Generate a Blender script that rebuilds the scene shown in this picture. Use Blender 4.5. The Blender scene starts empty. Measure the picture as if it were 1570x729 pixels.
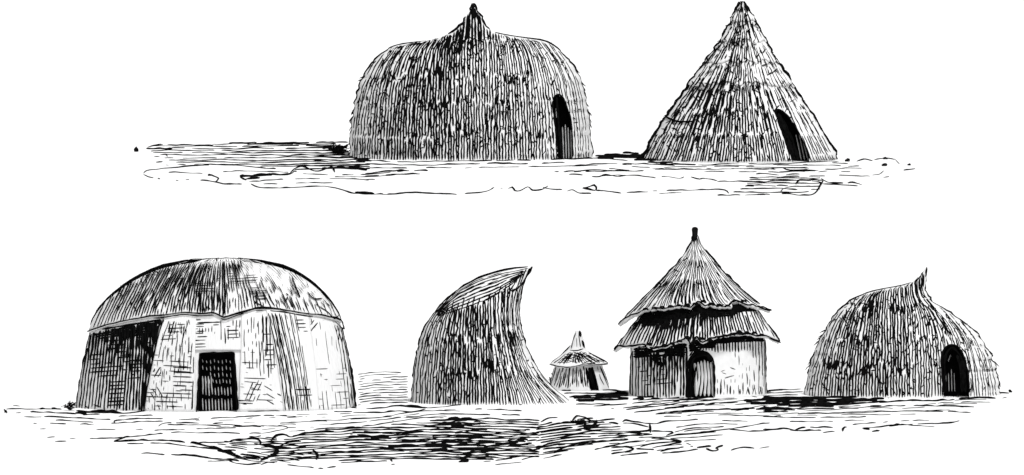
import bpy, bmesh, math, random
import numpy as np
from mathutils import Vector

# ------------------------------------------------------------------ camera, sky, sun, exposure
scn = bpy.context.scene
C = scn.collection
PW, PH = 1570.0, 729.0                      # photograph size, used only to turn pixels into directions
DIST, ELEV, PXM = 300.0, math.radians(3.5), 70.0
CAM = np.array([0.0, -DIST, DIST * math.tan(ELEV)])
FPX = PXM * math.hypot(CAM[1], CAM[2])      # focal length in photograph pixels
DIP = ELEV - math.atan((620 - PH / 2) / FPX)
cam = bpy.data.cameras.new('camera')
cam.sensor_width = 36.0
cam.sensor_fit = 'HORIZONTAL'
cam.lens = 36.0 * FPX / PW
cam.clip_start = 1.0
cam.clip_end = 9000.0
cam_o = bpy.data.objects.new('camera', cam)
cam_o.location = CAM
cam_o.rotation_euler = (math.pi / 2 - DIP, 0, 0)
C.objects.link(cam_o)
scn.camera = cam_o

SUN = Vector((0.22, -0.50, 1.00)).normalized()
world = bpy.data.worlds.new('World')
scn.world = world
world.use_nodes = True
wn, wl = world.node_tree.nodes, world.node_tree.links
sky = wn.new('ShaderNodeTexSky')
sky.sky_type = 'NISHITA'
sky.sun_disc = False
sky.sun_elevation = math.asin(SUN.z)
sky.sun_rotation = math.atan2(SUN.x, SUN.y)
sky.dust_density = 3.0
bw = wn.new('ShaderNodeRGBToBW')            # the picture is black and white
wl.new(sky.outputs[0], bw.inputs[0])
wl.new(bw.outputs[0], wn['Background'].inputs['Color'])
wn['Background'].inputs['Strength'].default_value = 0.15
sun = bpy.data.lights.new('sun', 'SUN')
sun.energy = 2.0
sun.angle = math.radians(6)
sun_o = bpy.data.objects.new('sun', sun)
sun_o.rotation_euler = SUN.to_track_quat('Z', 'Y').to_euler()
sun_o.location = (60, -60, 60)
C.objects.link(sun_o)
vs = scn.view_settings
vs.view_transform = 'Standard'
vs.look = 'None'
vs.gamma = 1.0
vs.exposure = 0.2

# ------------------------------------------------------------------ materials (greyscale, as the engraving)
def mat(name, lo, hi, scale=(6, 6, 6), rough=0.95, bump=0.0):
    m = bpy.data.materials.new(name)
    m.use_nodes = True
    n, l = m.node_tree.nodes, m.node_tree.links
    b = n['Principled BSDF']
    b.inputs['Roughness'].default_value = rough
    b.inputs['Specular IOR Level'].default_value = 0.0
    tc = n.new('ShaderNodeTexCoord')
    mp = n.new('ShaderNodeMapping')
    mp.inputs['Scale'].default_value = scale
    nz = n.new('ShaderNodeTexNoise')
    nz.inputs['Scale'].default_value = 1.0
    nz.inputs['Detail'].default_value = 5.0
    cr = n.new('ShaderNodeValToRGB')
    cr.color_ramp.elements[0].position = 0.3
    cr.color_ramp.elements[1].position = 0.7
    cr.color_ramp.elements[0].color = (lo, lo, lo, 1)
    cr.color_ramp.elements[1].color = (hi, hi, hi, 1)
    l.new(tc.outputs['Object'], mp.inputs[0])
    l.new(mp.outputs[0], nz.inputs[0])
    l.new(nz.outputs[0], cr.inputs[0])
    l.new(cr.outputs[0], b.inputs['Base Color'])
    if bump:
        bp = n.new('ShaderNodeBump')
        bp.inputs['Strength'].default_value = bump
        bp.inputs['Distance'].default_value = 0.02
        l.new(nz.outputs[0], bp.inputs['Height'])
        l.new(bp.outputs[0], b.inputs['Normal'])
    return m

M_GROUND = mat('pale_ground', 0.80, 0.84, (0.5, 0.5, 0.5))
M_STRAW = mat('pale_straw', 0.64, 0.72, (30, 30, 2.5))
M_MUD = mat('pale_daub', 0.70, 0.76, (8, 8, 8))
M_INK = mat('dark_reed_and_shade', 0.0015, 0.006, (20, 20, 5))  # reeds, and the strokes that stand for shade on the huts
M_TWIG_AND_SHADE = mat('dark_twig_and_shade', 0.0015, 0.006, (9, 9, 9))  # twigs, ground stems and the hatched-in hut shadows
M_DOOR_DARK = mat('unlit_interior', 0.0015, 0.004, (5, 5, 5))  # black base colour stands for the unlit inside of the huts
M_STONE = mat('dark_stone', 0.003, 0.012, (14, 14, 14))
M_PALEREED = mat('pale_reed', 0.4, 0.5, (30, 30, 4))

# ------------------------------------------------------------------ pixels to places
cd, sd = math.cos(DIP), math.sin(DIP)
def ray(x, y):
    vx, vy = (x - PW / 2) / FPX, (PH / 2 - y) / FPX
    return np.array([vx, cd + vy * sd, -sd + vy * cd])
def ground(x, y, z=0.0):
    r = ray(x, y)
    return CAM + r * ((z - CAM[2]) / r[2])
def pxm_at(Y):                              # pixels per metre at a place on the ground
    p = np.array([0.0, Y, 0.0]) - CAM
    return FPX / (p[1] * cd - p[2] * sd)

# ------------------------------------------------------------------ noise and tone
def n2(x, y, seed=0):
    x = np.asarray(x, float); y = np.asarray(y, float)
    xi, yi = np.floor(x), np.floor(y)
    fx, fy = x - xi, y - yi
    fx = fx * fx * (3 - 2 * fx); fy = fy * fy * (3 - 2 * fy)
    def h(a, b):
        v = np.sin(a * 127.1 + b * 311.7 + seed * 74.7) * 43758.5453
        return v - np.floor(v)
    return (h(xi, yi) * (1 - fx) + h(xi + 1, yi) * fx) * (1 - fy) + (h(xi, yi + 1) * (1 - fx) + h(xi + 1, yi + 1) * fx) * fy

def tone_of(pts, sig=34.0):
    a = np.array(pts, float)
    def f(x, y):
        x = np.atleast_1d(np.asarray(x, float)); y = np.atleast_1d(np.asarray(y, float))
        d = (x[:, None] - a[None, :, 0]) ** 2 + (y[:, None] - a[None, :, 1]) ** 2
        w = np.exp(-d / (2 * sig * sig)) + 1e-9 / (1 + d)
        return (w * a[None, :, 2]).sum(1) / w.sum(1)
    return f

def pchip(xs, ys, q):
    xs = np.asarray(xs, float); ys = np.asarray(ys, float)
    h = np.diff(xs); dl = np.diff(ys) / h
    m = np.zeros_like(xs)
    for i in range(1, len(xs) - 1):
        if dl[i - 1] * dl[i] > 0:
            w1, w2 = 2 * h[i] + h[i - 1], h[i] + 2 * h[i - 1]
            m[i] = (w1 + w2) / (w1 / dl[i - 1] + w2 / dl[i])
    m[0], m[-1] = dl[0], dl[-1]
    k = np.clip(np.searchsorted(xs, q) - 1, 0, len(h) - 1)
    t = np.clip((q - xs[k]) / h[k], 0, 1)
    return ((2 * t**3 - 3 * t**2 + 1) * ys[k] + (t**3 - 2 * t**2 + t) * h[k] * m[k]
            + (-2 * t**3 + 3 * t**2) * ys[k + 1] + (t**3 - t**2) * h[k] * m[k + 1])

def inside(poly, x, y):
    x = np.asarray(x, float); y = np.asarray(y, float)
    c = np.zeros(x.shape, bool)
    n = len(poly)
    for i in range(n):
        x1, y1 = poly[i]; x2, y2 = poly[(i + 1) % n]
        if y1 == y2: continue
        c ^= ((y1 > y) != (y2 > y)) & (x < (x2 - x1) * (y - y1) / (y2 - y1) + x1)
    return c

def resample(pts, step):
    p = np.array(pts, float)
    # Catmull-Rom through the points, then even steps
    e = np.vstack([2 * p[0] - p[1], p, 2 * p[-1] - p[-2]])
    out = []
    for i in range(1, len(e) - 2):
        t = np.linspace(0, 1, 10, endpoint=False)[:, None]
        a, b, c, d = e[i - 1], e[i], e[i + 1], e[i + 2]
        out.append(0.5 * ((2 * b) + (c - a) * t + (2 * a - 5 * b + 4 * c - d) * t**2 + (3 * b - a - 3 * c + d) * t**3))
    q = np.vstack(out + [p[-1:]])
    L = np.concatenate([[0], np.cumsum(np.hypot(*np.diff(q, axis=0).T))])
    n = max(3, int(L[-1] / step) + 1)
    s = np.linspace(0, L[-1], n)
    return np.stack([np.interp(s, L, q[:, 0]), np.interp(s, L, q[:, 1])], 1)

# ------------------------------------------------------------------ objects
def obj(name, me, material, parent=None, kind=None):
    o = bpy.data.objects.new(name, me)
    if material: me.materials.append(material)
    C.objects.link(o)
    if parent: o.parent = parent
    if kind: o['kind'] = kind
    return o
def tag(o, label, cat, group=None):
    o['label'] = label; o['category'] = cat
    if group: o['group'] = group
    return o
def thing(name, label, cat, loc, group=None):
    o = bpy.data.objects.new(name, None)
    o.empty_display_size = 0.3
    C.objects.link(o); o.location = loc
    return tag(o, label, cat, group)
def mesh(name, v, f, smooth=False):
    me = bpy.data.meshes.new(name)
    me.from_pydata([tuple(map(float, p)) for p in v], [], f)
    me.update()
    if smooth:
        me.polygons.foreach_set('use_smooth', [True] * len(me.polygons))
    return me

class Ink:
    """collects reeds and shade strokes: tapered bars of diamond section laid along a surface"""
    def __init__(self): self.v = []; self.f = []
    def add(self, P, N, w, flat=0.4):
        P = np.asarray(P, float); N = np.asarray(N, float); w = np.asarray(w, float).copy()
        n = len(P)
        if n < 2: return
        T = np.gradient(P, axis=0)
        T /= np.linalg.norm(T, axis=1)[:, None] + 1e-12
        B = np.cross(T, N)
        B /= np.linalg.norm(B, axis=1)[:, None] + 1e-12
        N = np.cross(B, T)
        w[0] *= 0.45; w[-1] *= 0.45
        hw = (w / 2)[:, None]
        i0 = len(self.v)
        ring = np.stack([P + B * hw, P + N * hw * 2 * flat, P - B * hw, P - N * hw * 2 * flat], 1).reshape(-1, 3)
        self.v.extend(ring.tolist())
        for k in range(n - 1):
            a = i0 + 4 * k
            for j in range(4):
                self.f.append((a + j, a + (j + 1) % 4, a + 4 + (j + 1) % 4, a + 4 + j))
        self.f.append((i0 + 3, i0 + 2, i0 + 1, i0))
        e = i0 + 4 * (n - 1)
        self.f.append((e, e + 1, e + 2, e + 3))
    def build(self, name, material, parent=None, org=(0, 0, 0), kind='stuff'):
        if not self.f: return None
        v = np.array(self.v) - np.array(org)
        return obj(name, mesh(name, v, self.f), material, parent, kind)

def runs(mask):
    out, st = [], None
    for i, m in enumerate(mask):
        if m and st is None: st = i
        if not m and st is not None:
            out.append((st, i)); st = None
    if st is not None: out.append((st, len(mask)))
    return [(a, b) for a, b in out if b - a >= 2]

class Form:
    """a hut's skin: at every height an elliptical ring whose left and right ends follow the two outlines"""
    def __init__(self, left, right, yfront, depth=0.85, base_at=None, rough=(0, 0)):
        L = sorted([(y, x) for x, y in left]); R = sorted([(y, x) for x, y in right])
        self.y0, self.y1 = L[0][0], L[-1][0]
        self.ys = np.linspace(self.y0, self.y1, 900)
        xl = pchip([p[0] for p in L], [p[1] for p in L], self.ys)
        xr = pchip([p[0] for p in R], [p[1] for p in R], self.ys)
        self.xc = (xl + xr) / 2
        self.a = np.maximum((xr - xl) / 2, 0.6)
        if callable(depth): self.b = depth(self.ys, self.a)
        else: self.b = self.a * depth
        self.da = np.gradient(self.a, self.ys); self.db = np.gradient(self.b, self.ys); self.dc = np.gradient(self.xc, self.ys)
        # shaggy outline: uneven tufts, left and right apart
        q = self.ys; fade = np.clip((q - self.y0) / 14.0, 0, 1)
        tuft = lambda sd: (n2(q / 9.0, 0 * q + 1, sd) - .5) * 1.3 + (n2(q / 3.2, 0 * q + 4, sd) - .5) + (1 - (q / 17.0 + n2(q / 40., 0 * q, sd)) % 1.0 - .5) * -.9
        el, er = rough[0] * tuft(3) * fade, rough[1] * tuft(8) * fade
        self.xc = self.xc + (er - el) / 2; self.a = np.maximum(self.a + (el + er) / 2, .6)
        bb = self.b[-1] if base_at is None else base_at
        # stand the ring's nearest point on the ground at pixel row yfront
        y = yfront
        for _ in range(4):
            g = ground(self.xc[-1], y)
            e = math.atan2(CAM[2], g[1] - CAM[1])
            y = yfront - math.sin(e) * bb
        self.E = math.sin(e); self.yb = y; self.Y = g[1]; self.s = pxm_at(self.Y)
        self.org = np.array([(self.xc[-1] - PW / 2) / self.s, self.Y, 0.0])
    def at(self, y):
        return [np.interp(y, self.ys, t) for t in (self.xc, self.a, self.b, self.dc, self.da, self.db)]
    def pos(self, su, cu, y, off=0.0):
        xc, a, b, dc, da, db = self.at(y)
        P = np.stack([(xc + a * su - PW / 2) / self.s, self.Y - b * cu / self.s, (self.yb - y) / self.s], -1)
        du = np.stack([a * cu, b * su, 0 * su], -1)
        dy = np.stack([dc + da * su, -db * cu, -np.ones_like(su)], -1)
        N = np.cross(du, dy)
        N = N / (np.linalg.norm(N, axis=-1)[..., None] + 1e-9)
        out = np.stack([su, -cu, 0 * su], -1)
        sg = np.sign((N * out).sum(-1)); sg = np.where(sg == 0, 1, sg)
        N = N * sg[..., None]
        return P + N * np.asarray(off)[..., None], N
    def front(self, x, y, off=0.0):
        """point of the near skin that is seen at pixel x, y"""
        x = np.asarray(x, float); y = np.asarray(y, float)
        q = y.copy()
        for _ in range(5):
            xc, a, b = [np.interp(q, self.ys, t) for t in (self.xc, self.a, self.b)]
            su = np.clip((x - xc) / a, -1, 1)
            cu = np.sqrt(1 - su * su)
            q = np.clip(y - self.E * b * cu, self.y0, self.y1)
        P, N = self.pos(su, cu, q, off + np.zeros_like(q))
        return P, N
    def rel(self, x, y):
        xc, a = np.interp(y, self.ys, self.xc), np.interp(y, self.ys, self.a)
        return (x - xc) / a
    def mesh(self, name, nu=128, nv=80, p=1.7, cap=True, y0=None, y1=None):
        y0 = self.y0 if y0 is None else y0; y1 = self.y1 if y1 is None else y1
        u = np.linspace(0, 2 * np.pi, nu, endpoint=False)
        ys = y0 + (y1 - y0) * (np.linspace(0, 1, nv) ** p)
        U, Yg = np.meshgrid(u, ys)
        P, _ = self.pos(np.sin(U), np.cos(U), Yg)
        P[..., 2] = P[..., 2]
        if y1 == self.y1: P[-1, :, 2] = -0.06
        v = (P - self.org).reshape(-1, 3)
        f = []
        for i in range(nv - 1):
            for j in range(nu):
                f.append((i * nu + j, (i + 1) * nu + j, (i + 1) * nu + (j + 1) % nu, i * nu + (j + 1) % nu))
        if cap:
            f.append(tuple(range(nu))); f.append(tuple(reversed([(nv - 1) * nu + j for j in range(nu)])))
        me = mesh(name, v, f, True)
        bm = bmesh.new(); bm.from_mesh(me); bmesh.ops.recalc_face_normals(bm, faces=bm.faces); bm.to_mesh(me); bm.free()
        return me
    def shell(self, name, material, parent, ytop, hem, off0=0.0, off1=0.05, thick=0.05, nu=160, nv=14):
        """a skirt of thatch or matting with a lower edge hem(x) given in pixel rows along the near side"""
        u = np.linspace(-np.pi, np.pi, nu, endpoint=False)
        su, cu = np.sin(u), np.cos(u)
        h = np.full(nu, self.y1, float)
        for _ in range(6):
            xc, a, b = [np.interp(h, self.ys, t) for t in (self.xc, self.a, self.b)]
            h = np.clip(hem(xc + a * su) - self.E * b * np.abs(cu), ytop + 1, self.y1)
        V = np.linspace(0, 1, nv)[:, None]
        Yg = ytop + (h[None, :] - ytop) * V ** 1.4
        P, _ = self.pos(su[None, :] + 0 * V, cu[None, :] + 0 * V, Yg, off0 + (off1 - off0) * V + 0 * u[None, :])
        v = (P - self.org).reshape(-1, 3)
        f = [(i * nu + j, (i + 1) * nu + j, (i + 1) * nu + (j + 1) % nu, i * nu + (j + 1) % nu) for i in range(nv - 1) for j in range(nu)]
        o = obj(name, mesh(name, v, f, True), material, parent)
        md = o.modifiers.new('thickness', 'SOLIDIFY'); md.thickness = thick; md.offset = -1
        return o
    def panel(self, name, material, parent, XL, XR, yt, yb, off, thick=0.03, nu=24, nv=24):
        """a hanging mat between two side edges given as pixel curves"""
        q = np.linspace(0, 1, nv)
        tl, tr = resample(XL, 2), resample(XR, 2)
        yl = np.linspace(tl[0, 1], tl[-1, 1], nv); yr = np.linspace(tr[0, 1], tr[-1, 1], nv)
        xl = np.interp(yl, tl[:, 1], tl[:, 0]); xr = np.interp(yr, tr[:, 1], tr[:, 0])
        t = np.linspace(0, 1, nu)[None, :]
        X = xl[:, None] * (1 - t) + xr[:, None] * t; Yg = yl[:, None] * (1 - t) + yr[:, None] * t
        P, _ = self.front(X, Yg, off)
        v = (P - self.org).reshape(-1, 3)
        f = [(i * nu + j, (i + 1) * nu + j, (i + 1) * nu + j + 1, i * nu + j + 1) for i in range(nv - 1) for j in range(nu - 1)]
        o = obj(name, mesh(name, v, f, True), material, parent)
        md = o.modifiers.new('thickness', 'SOLIDIFY'); md.thickness = thick; md.offset = 1
        return o

    # ---- reeds
    def line(self, ink, pts, w, gap=0.0, jit=0.4, seed=0, off=0.004, wob=0.35):
        q = resample(pts, 3.0)
        i = np.arange(len(q))
        x = q[:, 0] + (n2(i / 3.0, 0 * i, seed) - .5) * 2 * jit; y = q[:, 1] + (n2(i / 3.0, 0 * i + 9, seed) - .5) * 2 * jit
        ww = w * (1 - wob + 2 * wob * n2(i / 2.3, 0 * i + 5, seed))
        ok = n2(i / 3.6, 0 * i + 17, seed) >= gap * .75
        P, N = self.front(x, y, off)
        for a, b in runs(ok): ink.add(P[a:b], N[a:b], ww[a:b] / self.s)
    def edge(self, ink, side, ya, yb, w, gap=0.0, seed=0, off=0.0, jit=0.02):
        y = np.arange(ya, yb, 3.0)
        i = np.arange(len(y))
        P, N = self.pos(np.full(len(y), float(side)), np.zeros(len(y)), y, off + (n2(i / 2.5, 0 * i, seed) - .5) * jit)
        ww = w * (.6 + .8 * n2(i / 2.0, 0 * i + 3, seed))
        ok = n2(i / 2.6, 0 * i + 7, seed) >= gap
        for a, b in runs(ok): ink.add(P[a:b], N[a:b], ww[a:b] / self.s, flat=.8)
    def thatch(self, ink, bands, sp, tone, k=0.6, kc=1.0, seed=0, mask=None, flare=0.0, off=0.003, jit=5.0, gap=0.30, wk=(.20, .62, .42), smax=1.4, lim=0.985, p=None, rag=0.0):
        rnd = random.Random(seed)
        for bi, (yt, yb) in enumerate(bands):
            xc, a = [float(np.interp(yb, self.ys, t)) for t in (self.xc, self.a)]
            x = xc - a * lim + rnd.random() * sp; idx = 0
            while x < xc + a * lim:
                sh = lambda j: jit * (2.6 * (float(n2(x / 30, j * 3.3, seed)) - .5) + 1.3 * (float(n2(x / 8, j * 5.1, seed + 9)) - .5))
                y0 = yb + (rnd.uniform(-2, 1) if bi == 0 else sh(bi) + rnd.uniform(-3, 12))
                y1 = yt + (0 if bi == len(bands) - 1 else sh(bi + 1) + rnd.uniform(-12, 5))
                if rag: y0 += rnd.uniform(-rag, rag * .7) + sh(2.3); y1 -= rnd.uniform(-rag * .6, rag * .5)
                ys = np.arange(min(y0, yb + 14 if (bi or rag) else yb + 2), max(y1, self.y0), -3.5)
                if len(ys) > 2:
                    xs = np.empty(len(ys)); cx = x
                    for i, yy in enumerate(ys):
                        xs[i] = cx
                        c_, a_, b_, dc, da, db = self.at(yy)
                        r_ = (cx - c_) / a_
                        if p: sl = (dc + da if r_ > 0 else dc - da) * min(1.0, abs(r_)) ** p
                        else: sl = k * r_ * da + kc * dc
                        cx += -3.5 * max(-smax, min(smax, sl))
                    xs = xs + (n2(ys / 9.0, 0 * ys + x * .37, seed) - .5) * 1.7 + (n2(ys / 4.0, 0 * ys + x * .53, seed + 4) - .5) * 1.0
                    t = tone(xs, ys)
                    a0 = float(np.interp(ys[0], self.ys, self.a))
                    rr = np.interp(ys, self.ys, self.a) / a0
                    ok = np.abs(self.rel(xs, ys)) < lim
                    if k > .7:
                        if idx % 2: ok &= rr > .42
                        if idx % 4 == 2: ok &= rr > .2
                        if idx % 8 == 4: ok &= rr > .1
                    if mask is not None: ok &= mask(xs, ys)
                    nz = n2(xs / 5.0, ys / 11.0, seed + 1)
                    bl = n2(xs / 16.0, ys / 16.0, seed + 5)
                    w = 1.22 * sp * (wk[0] + wk[1] * t + wk[2] * (nz - .5) + .25 * (bl - .5) * t)  # thickness carries drawn shade: heavier reeds on each hut's dark side
                    ok &= (n2(xs / 3.0, ys / 8.0, seed + 2) > gap * (1.15 - t)) & (w > .7)
                    w = np.clip(w, .9, sp * 1.25)
                    if k > .7 and not p: w = w * np.clip(rr ** .35, .5, 1)
                    fl = off + flare * np.clip((ys - yt) / (yb - yt), 0, 1.1)
                    P, N = self.front(xs, ys, fl)
                    for ra, rb in runs(ok): ink.add(P[ra:rb], N[ra:rb], w[ra:rb] / self.s)
                x += sp * rnd.uniform(.82, 1.18); idx += 1
    def wrap(self, ink, sp, ya, yb, seed=0, off=.004, w=2.2):
        """reeds round the far side of the hut"""
        rnd = random.Random(seed)
        n = int(math.pi * float(np.interp(yb, self.ys, self.a)) / sp)
        for i in range(n):
            u = math.radians(92 + 176 * (i + rnd.uniform(.2, .8)) / n)
            y = np.arange(yb, ya, -7.0)
            if len(y) < 3: continue
            uu = u + (n2(y / 15, 0 * y + i, seed) - .5) * .03
            rr = np.interp(y, self.ys, self.a) / np.interp(yb, self.ys, self.a)
            ok = n2(y / 11, 0 * y + i * 1.7, seed + 1) > .16
            if i % 2: ok &= rr > .45
            if i % 4 == 2: ok &= rr > .2
            P, N = self.pos(np.sin(uu), np.cos(uu), y, off + 0 * y)
            ww = w * (.6 + .9 * n2(y / 13, 0 * y + i, seed + 2))
            for a, b in runs(ok): ink.add(P[a:b], N[a:b], ww[a:b] / self.s)
    def specks(self, ink, n, tone, yr, seed, lean=35, ln=(6, 14), w=(1.4, 2.5), off=0.006, mask=None):
        """bent and broken stalk ends"""
        rnd = random.Random(seed); c = 0; tries = 0
        while c < n and tries < n * 40:
            tries += 1
            y = rnd.uniform(*yr)
            xc, a = [float(np.interp(y, self.ys, t)) for t in (self.xc, self.a)]
            x = xc + a * rnd.uniform(-.96, .96)
            if rnd.random() > float(tone(x, y)[0]) * 1.2 + .05: continue
            if mask is not None and not mask(np.array([x]), np.array([y]))[0]: continue
            an = math.radians(90 + rnd.choice((-1, 1)) * rnd.uniform(5, lean)); l = rnd.uniform(*ln)
            t = np.linspace(-.5, .5, 4)
            xs = x + math.cos(an) * l * t + rnd.uniform(-2, 2) * t * t; ys = y + math.sin(an) * l * t
            P, N = self.front(xs, ys, off)
            ink.add(P, N, np.array([.6, 1, 1, .5]) * rnd.uniform(*w) / self.s); c += 1
    def hatch(self, ink, poly, ang, sp, w, gap=0.15, seed=0, off=0.004, grow=None, wob=.4, fan=0.0):
        """straight rows of reeds inside a pixel outline; ang 90 = upright"""
        rnd = random.Random(seed)
        p = np.array(poly, float); c = p.mean(0)
        an = math.radians(ang); d = np.array([math.cos(an), -math.sin(an)]); nrm = np.array([math.sin(an), math.cos(an)])
        R = np.max(np.linalg.norm(p - c, axis=1))
        o = -R
        while o < R:
            t = np.arange(-R, R, 3.0)
            a2 = an + math.radians(fan) * (o / R)
            d2 = np.array([math.cos(a2), -math.sin(a2)])
            xy = c + nrm * o + t[:, None] * d2 + np.stack([(n2(t / 14, 0 * t + o, seed) - .5) * 1.6, 0 * t], 1)
            ok = inside(poly, xy[:, 0] + rnd.uniform(-1, 1), xy[:, 1] + rnd.uniform(-2, 2)) & (np.abs(self.rel(xy[:, 0], np.clip(xy[:, 1], self.y0, self.y1))) < .99)
            ok &= n2(t / 9, 0 * t + o * 1.7, seed + 3) > gap
            ww = w * (1 - wob + 2 * wob * n2(t / 7, 0 * t + o, seed + 1))
            if grow is not None: ww = ww * grow(xy[:, 0], xy[:, 1])
            P, N = self.front(xy[:, 0], np.clip(xy[:, 1], self.y0, self.y1 + 20), off)
            for a, b in runs(ok): ink.add(P[a:b], N[a:b], np.maximum(ww[a:b], .6) / self.s)
            o += sp * rnd.uniform(.85, 1.15)
    def fray(self, ink, n, side, yr, seed, out=(.05, .16)):
        """loose stalks that stand off the outline"""
        rnd = random.Random(seed)
        for _ in range(n):
            y = rnd.uniform(*yr); l = rnd.uniform(6, 13)
            t = np.linspace(0, 1, 4)
            P, N = self.pos(np.full(4, side * 1.0), np.full(4, 0.05), np.clip(y + l * t, self.y0, self.y1), off=rnd.uniform(*out) * t)
            ink.add(P, N, np.array([1, 1, .8, .4]) * rnd.uniform(1.6, 2.8) / self.s)

def apply_boolean(o, cutter):
    md = o.modifiers.new('cut', 'BOOLEAN'); md.operation = 'DIFFERENCE'; md.solver = 'EXACT'; md.object = cutter
    dg = bpy.context.evaluated_depsgraph_get()
    me = bpy.data.meshes.new_from_object(o.evaluated_get(dg))
    old = o.data
    o.modifiers.clear(); o.data = me; me.name = old.name
    bpy.data.meshes.remove(old); bpy.data.objects.remove(cutter)

def doorway(form, root, body, poly, depth=0.4, reeds=None, rmat=None):
    """cuts a real opening into the body and lines it with a black recess that stands for unlit depth"""
    q = []
    n = len(poly)
    for i in range(n):
        (x1, y1), (x2, y2) = poly[i], poly[(i + 1) % n]
        m = max(1, int(math.hypot(x2 - x1, y2 - y1) / 5))
        for k in range(m): q.append((x1 + (x2 - x1) * k / m, y1 + (y2 - y1) * k / m))
    q = np.array(q)
    P, _ = form.front(q[:, 0], q[:, 1])
    P = P - form.org
    yback = P[:, 1].max() + depth
    yfr = -form.b[-1] / form.s - 1.0
    n = len(q)
    zlow = P[:, 2].min()
    Z = np.where(P[:, 2] < zlow + 0.06, -0.2, P[:, 2])
    v = [(p[0], yfr, z) for p, z in zip(P, Z)] + [(p[0], yback + .02, z) for p, z in zip(P, Z)]
    f = [tuple(range(n)), tuple(range(2 * n - 1, n - 1, -1))] + [(i, i + n, (i + 1) % n + n, (i + 1) % n) for i in range(n)]
    me = mesh('cutter', v, f)
    bm = bmesh.new(); bm.from_mesh(me); bmesh.ops.recalc_face_normals(bm, faces=bm.faces); bm.to_mesh(me); bm.free()
    cut = obj('cutter', me, None)
    cut.location = form.org
    bpy.context.view_layer.update()
    apply_boolean(body, cut)
    ctr = np.array([P[:, 0].mean(), 0, P[:, 2].mean()])
    sh = lambda p, z: (p[0] + (-.006 if p[0] > ctr[0] else .006), z - (.006 if z > ctr[2] else 0))
    Z2 = np.where(P[:, 2] < zlow + 0.06, -0.05, P[:, 2])
    v = [(sh(p, z)[0], p[1] + .03, sh(p, z)[1]) for p, z in zip(P, Z2)] + [(sh(p, z)[0], yback, sh(p, z)[1]) for p, z in zip(P, Z2)]
    f = [tuple(range(2 * n - 1, n - 1, -1))] + [(i, i + n, (i + 1) % n + n, (i + 1) % n) for i in range(n)]
    d = obj('doorway', mesh('doorway', v, f), M_DOOR_DARK, root)
    if reeds:
        ink = Ink()
        for pts, w in reeds:
            r = resample(pts, 4)
            Q, _ = form.front(r[:, 0], r[:, 1])
            Q = Q - form.org
            Q[:, 1] = min(yback - .05, P[:, 1].max() + .10)
            i = np.arange(len(r))
            ink.add(Q, np.tile([0, -1.0, 0], (len(Q), 1)), w / form.s * (.7 + .6 * n2(i / 2., 0 * i + w * 7 + pts[0][0], 3)))
        ink.build('door_reed_screen', rmat or M_PALEREED, d)
    return d

# ------------------------------------------------------------------ ground
gm = mesh('ground', [(-4000, -900, 0), (4000, -900, 0), (4000, 6000, 0), (-4000, 6000, 0)], [(0, 1, 2, 3)])
g = obj('ground', gm, M_GROUND, kind='structure')

ZONES = {1: (0, 560, 3.925), 2: (400, 560, 3.925), 3: (800, 560, 3.925), 4: (1170, 560, 3.925), 7: (190, 200, 3.651), 8: (880, 200, 2.907), 9: (560, 220, 3.925), 0: (0, 0, 1.0)}
def gp(zone, pts):
    ox, oy, k = ZONES[zone]
    return [(ox + x / k, oy + y / k) for x, y in pts]
_gs = [0]
def gline(ink, zone, pts, w=2.0, gap=0.14, wob=.45, jit=.5):
    """a furrow or a trail of dry stems lying on the ground, traced between ground points"""
    _gs[0] += 1; seed = _gs[0]
    q = resample(gp(zone, pts), 3.5)
    i = np.arange(len(q))
    y = q[:, 1] + (n2(i / 3., 0 * i, seed) - .5) * 2 * jit
    ww = w * (1 - wob + 2 * wob * n2(i / 2.6, 0 * i + 4, seed))
    ww = ww * 1.16; ok = n2(i / 4.0, 0 * i + 8, seed) >= gap * .8
    P = np.array([ground(a, b + .5) for a, b in zip(q[:, 0], y)])
    s = np.array([pxm_at(p[1]) for p in P])
    P[:, 2] = ww / s * .35
    N = np.tile([0, 0, 1.0], (len(P), 1))
    for a, b in runs(ok): ink.add(P[a:b], N[a:b], ww[a:b] / s[a:b], flat=.5)
def ghatch(ink, zone, poly, sp, w, gap=.2, tone=None, slope=0.0, bow=0.0, wob=.4, seed=0, ej=6):
    p = gp(zone, poly) if zone else poly
    a = np.array(p); x0, x1, y0, y1 = a[:, 0].min(), a[:, 0].max(), a[:, 1].min(), a[:, 1].max()
    rnd = random.Random(seed)
    y = y0 - abs(slope) * (x1 - x0)
    while y < y1 + abs(slope) * (x1 - x0):
        x = np.arange(x0, x1, 3.5)
        yy = y + slope * (x - x0) + bow * np.sin((x - x0) / (x1 - x0) * math.pi) + (n2(x / 26, 0 * x + y, seed) - .5) * sp * .7
        ok = inside(p, x + rnd.uniform(-ej, ej), yy)
        ww = w * (1 - wob + 2 * wob * n2(x / 9, 0 * x + y, seed + 2))
        gg = gap + 0 * x
        if tone is not None:
            t = tone(x, yy); bl = n2(x / 14, yy / 5, seed + 5)
            ww = np.minimum(ww * (.7 + .65 * t + .9 * t * (bl - .45)), sp * .95); gg = gap * (1.2 - t)
        ok &= n2(x / 16, 0 * x + y * 1.3, seed + 4) > gg
        P = np.array([ground(u, v + .5) for u, v in zip(x, yy)])
        s = np.array([pxm_at(q[1]) for q in P])
        ww = np.maximum(ww, .7)
        P[:, 2] = ww / s * .35
        N = np.tile([0, 0, 1.0], (len(P), 1))
        for i, j in runs(ok): ink.add(P[i:j], N[i:j], ww[i:j] / s[i:j], flat=.5)
        y += sp * rnd.uniform(.85, 1.15)

def ground_marks(name, ink, label, cat):
    o = ink.build(name, M_TWIG_AND_SHADE)
    return tag(o, label, cat)

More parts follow.
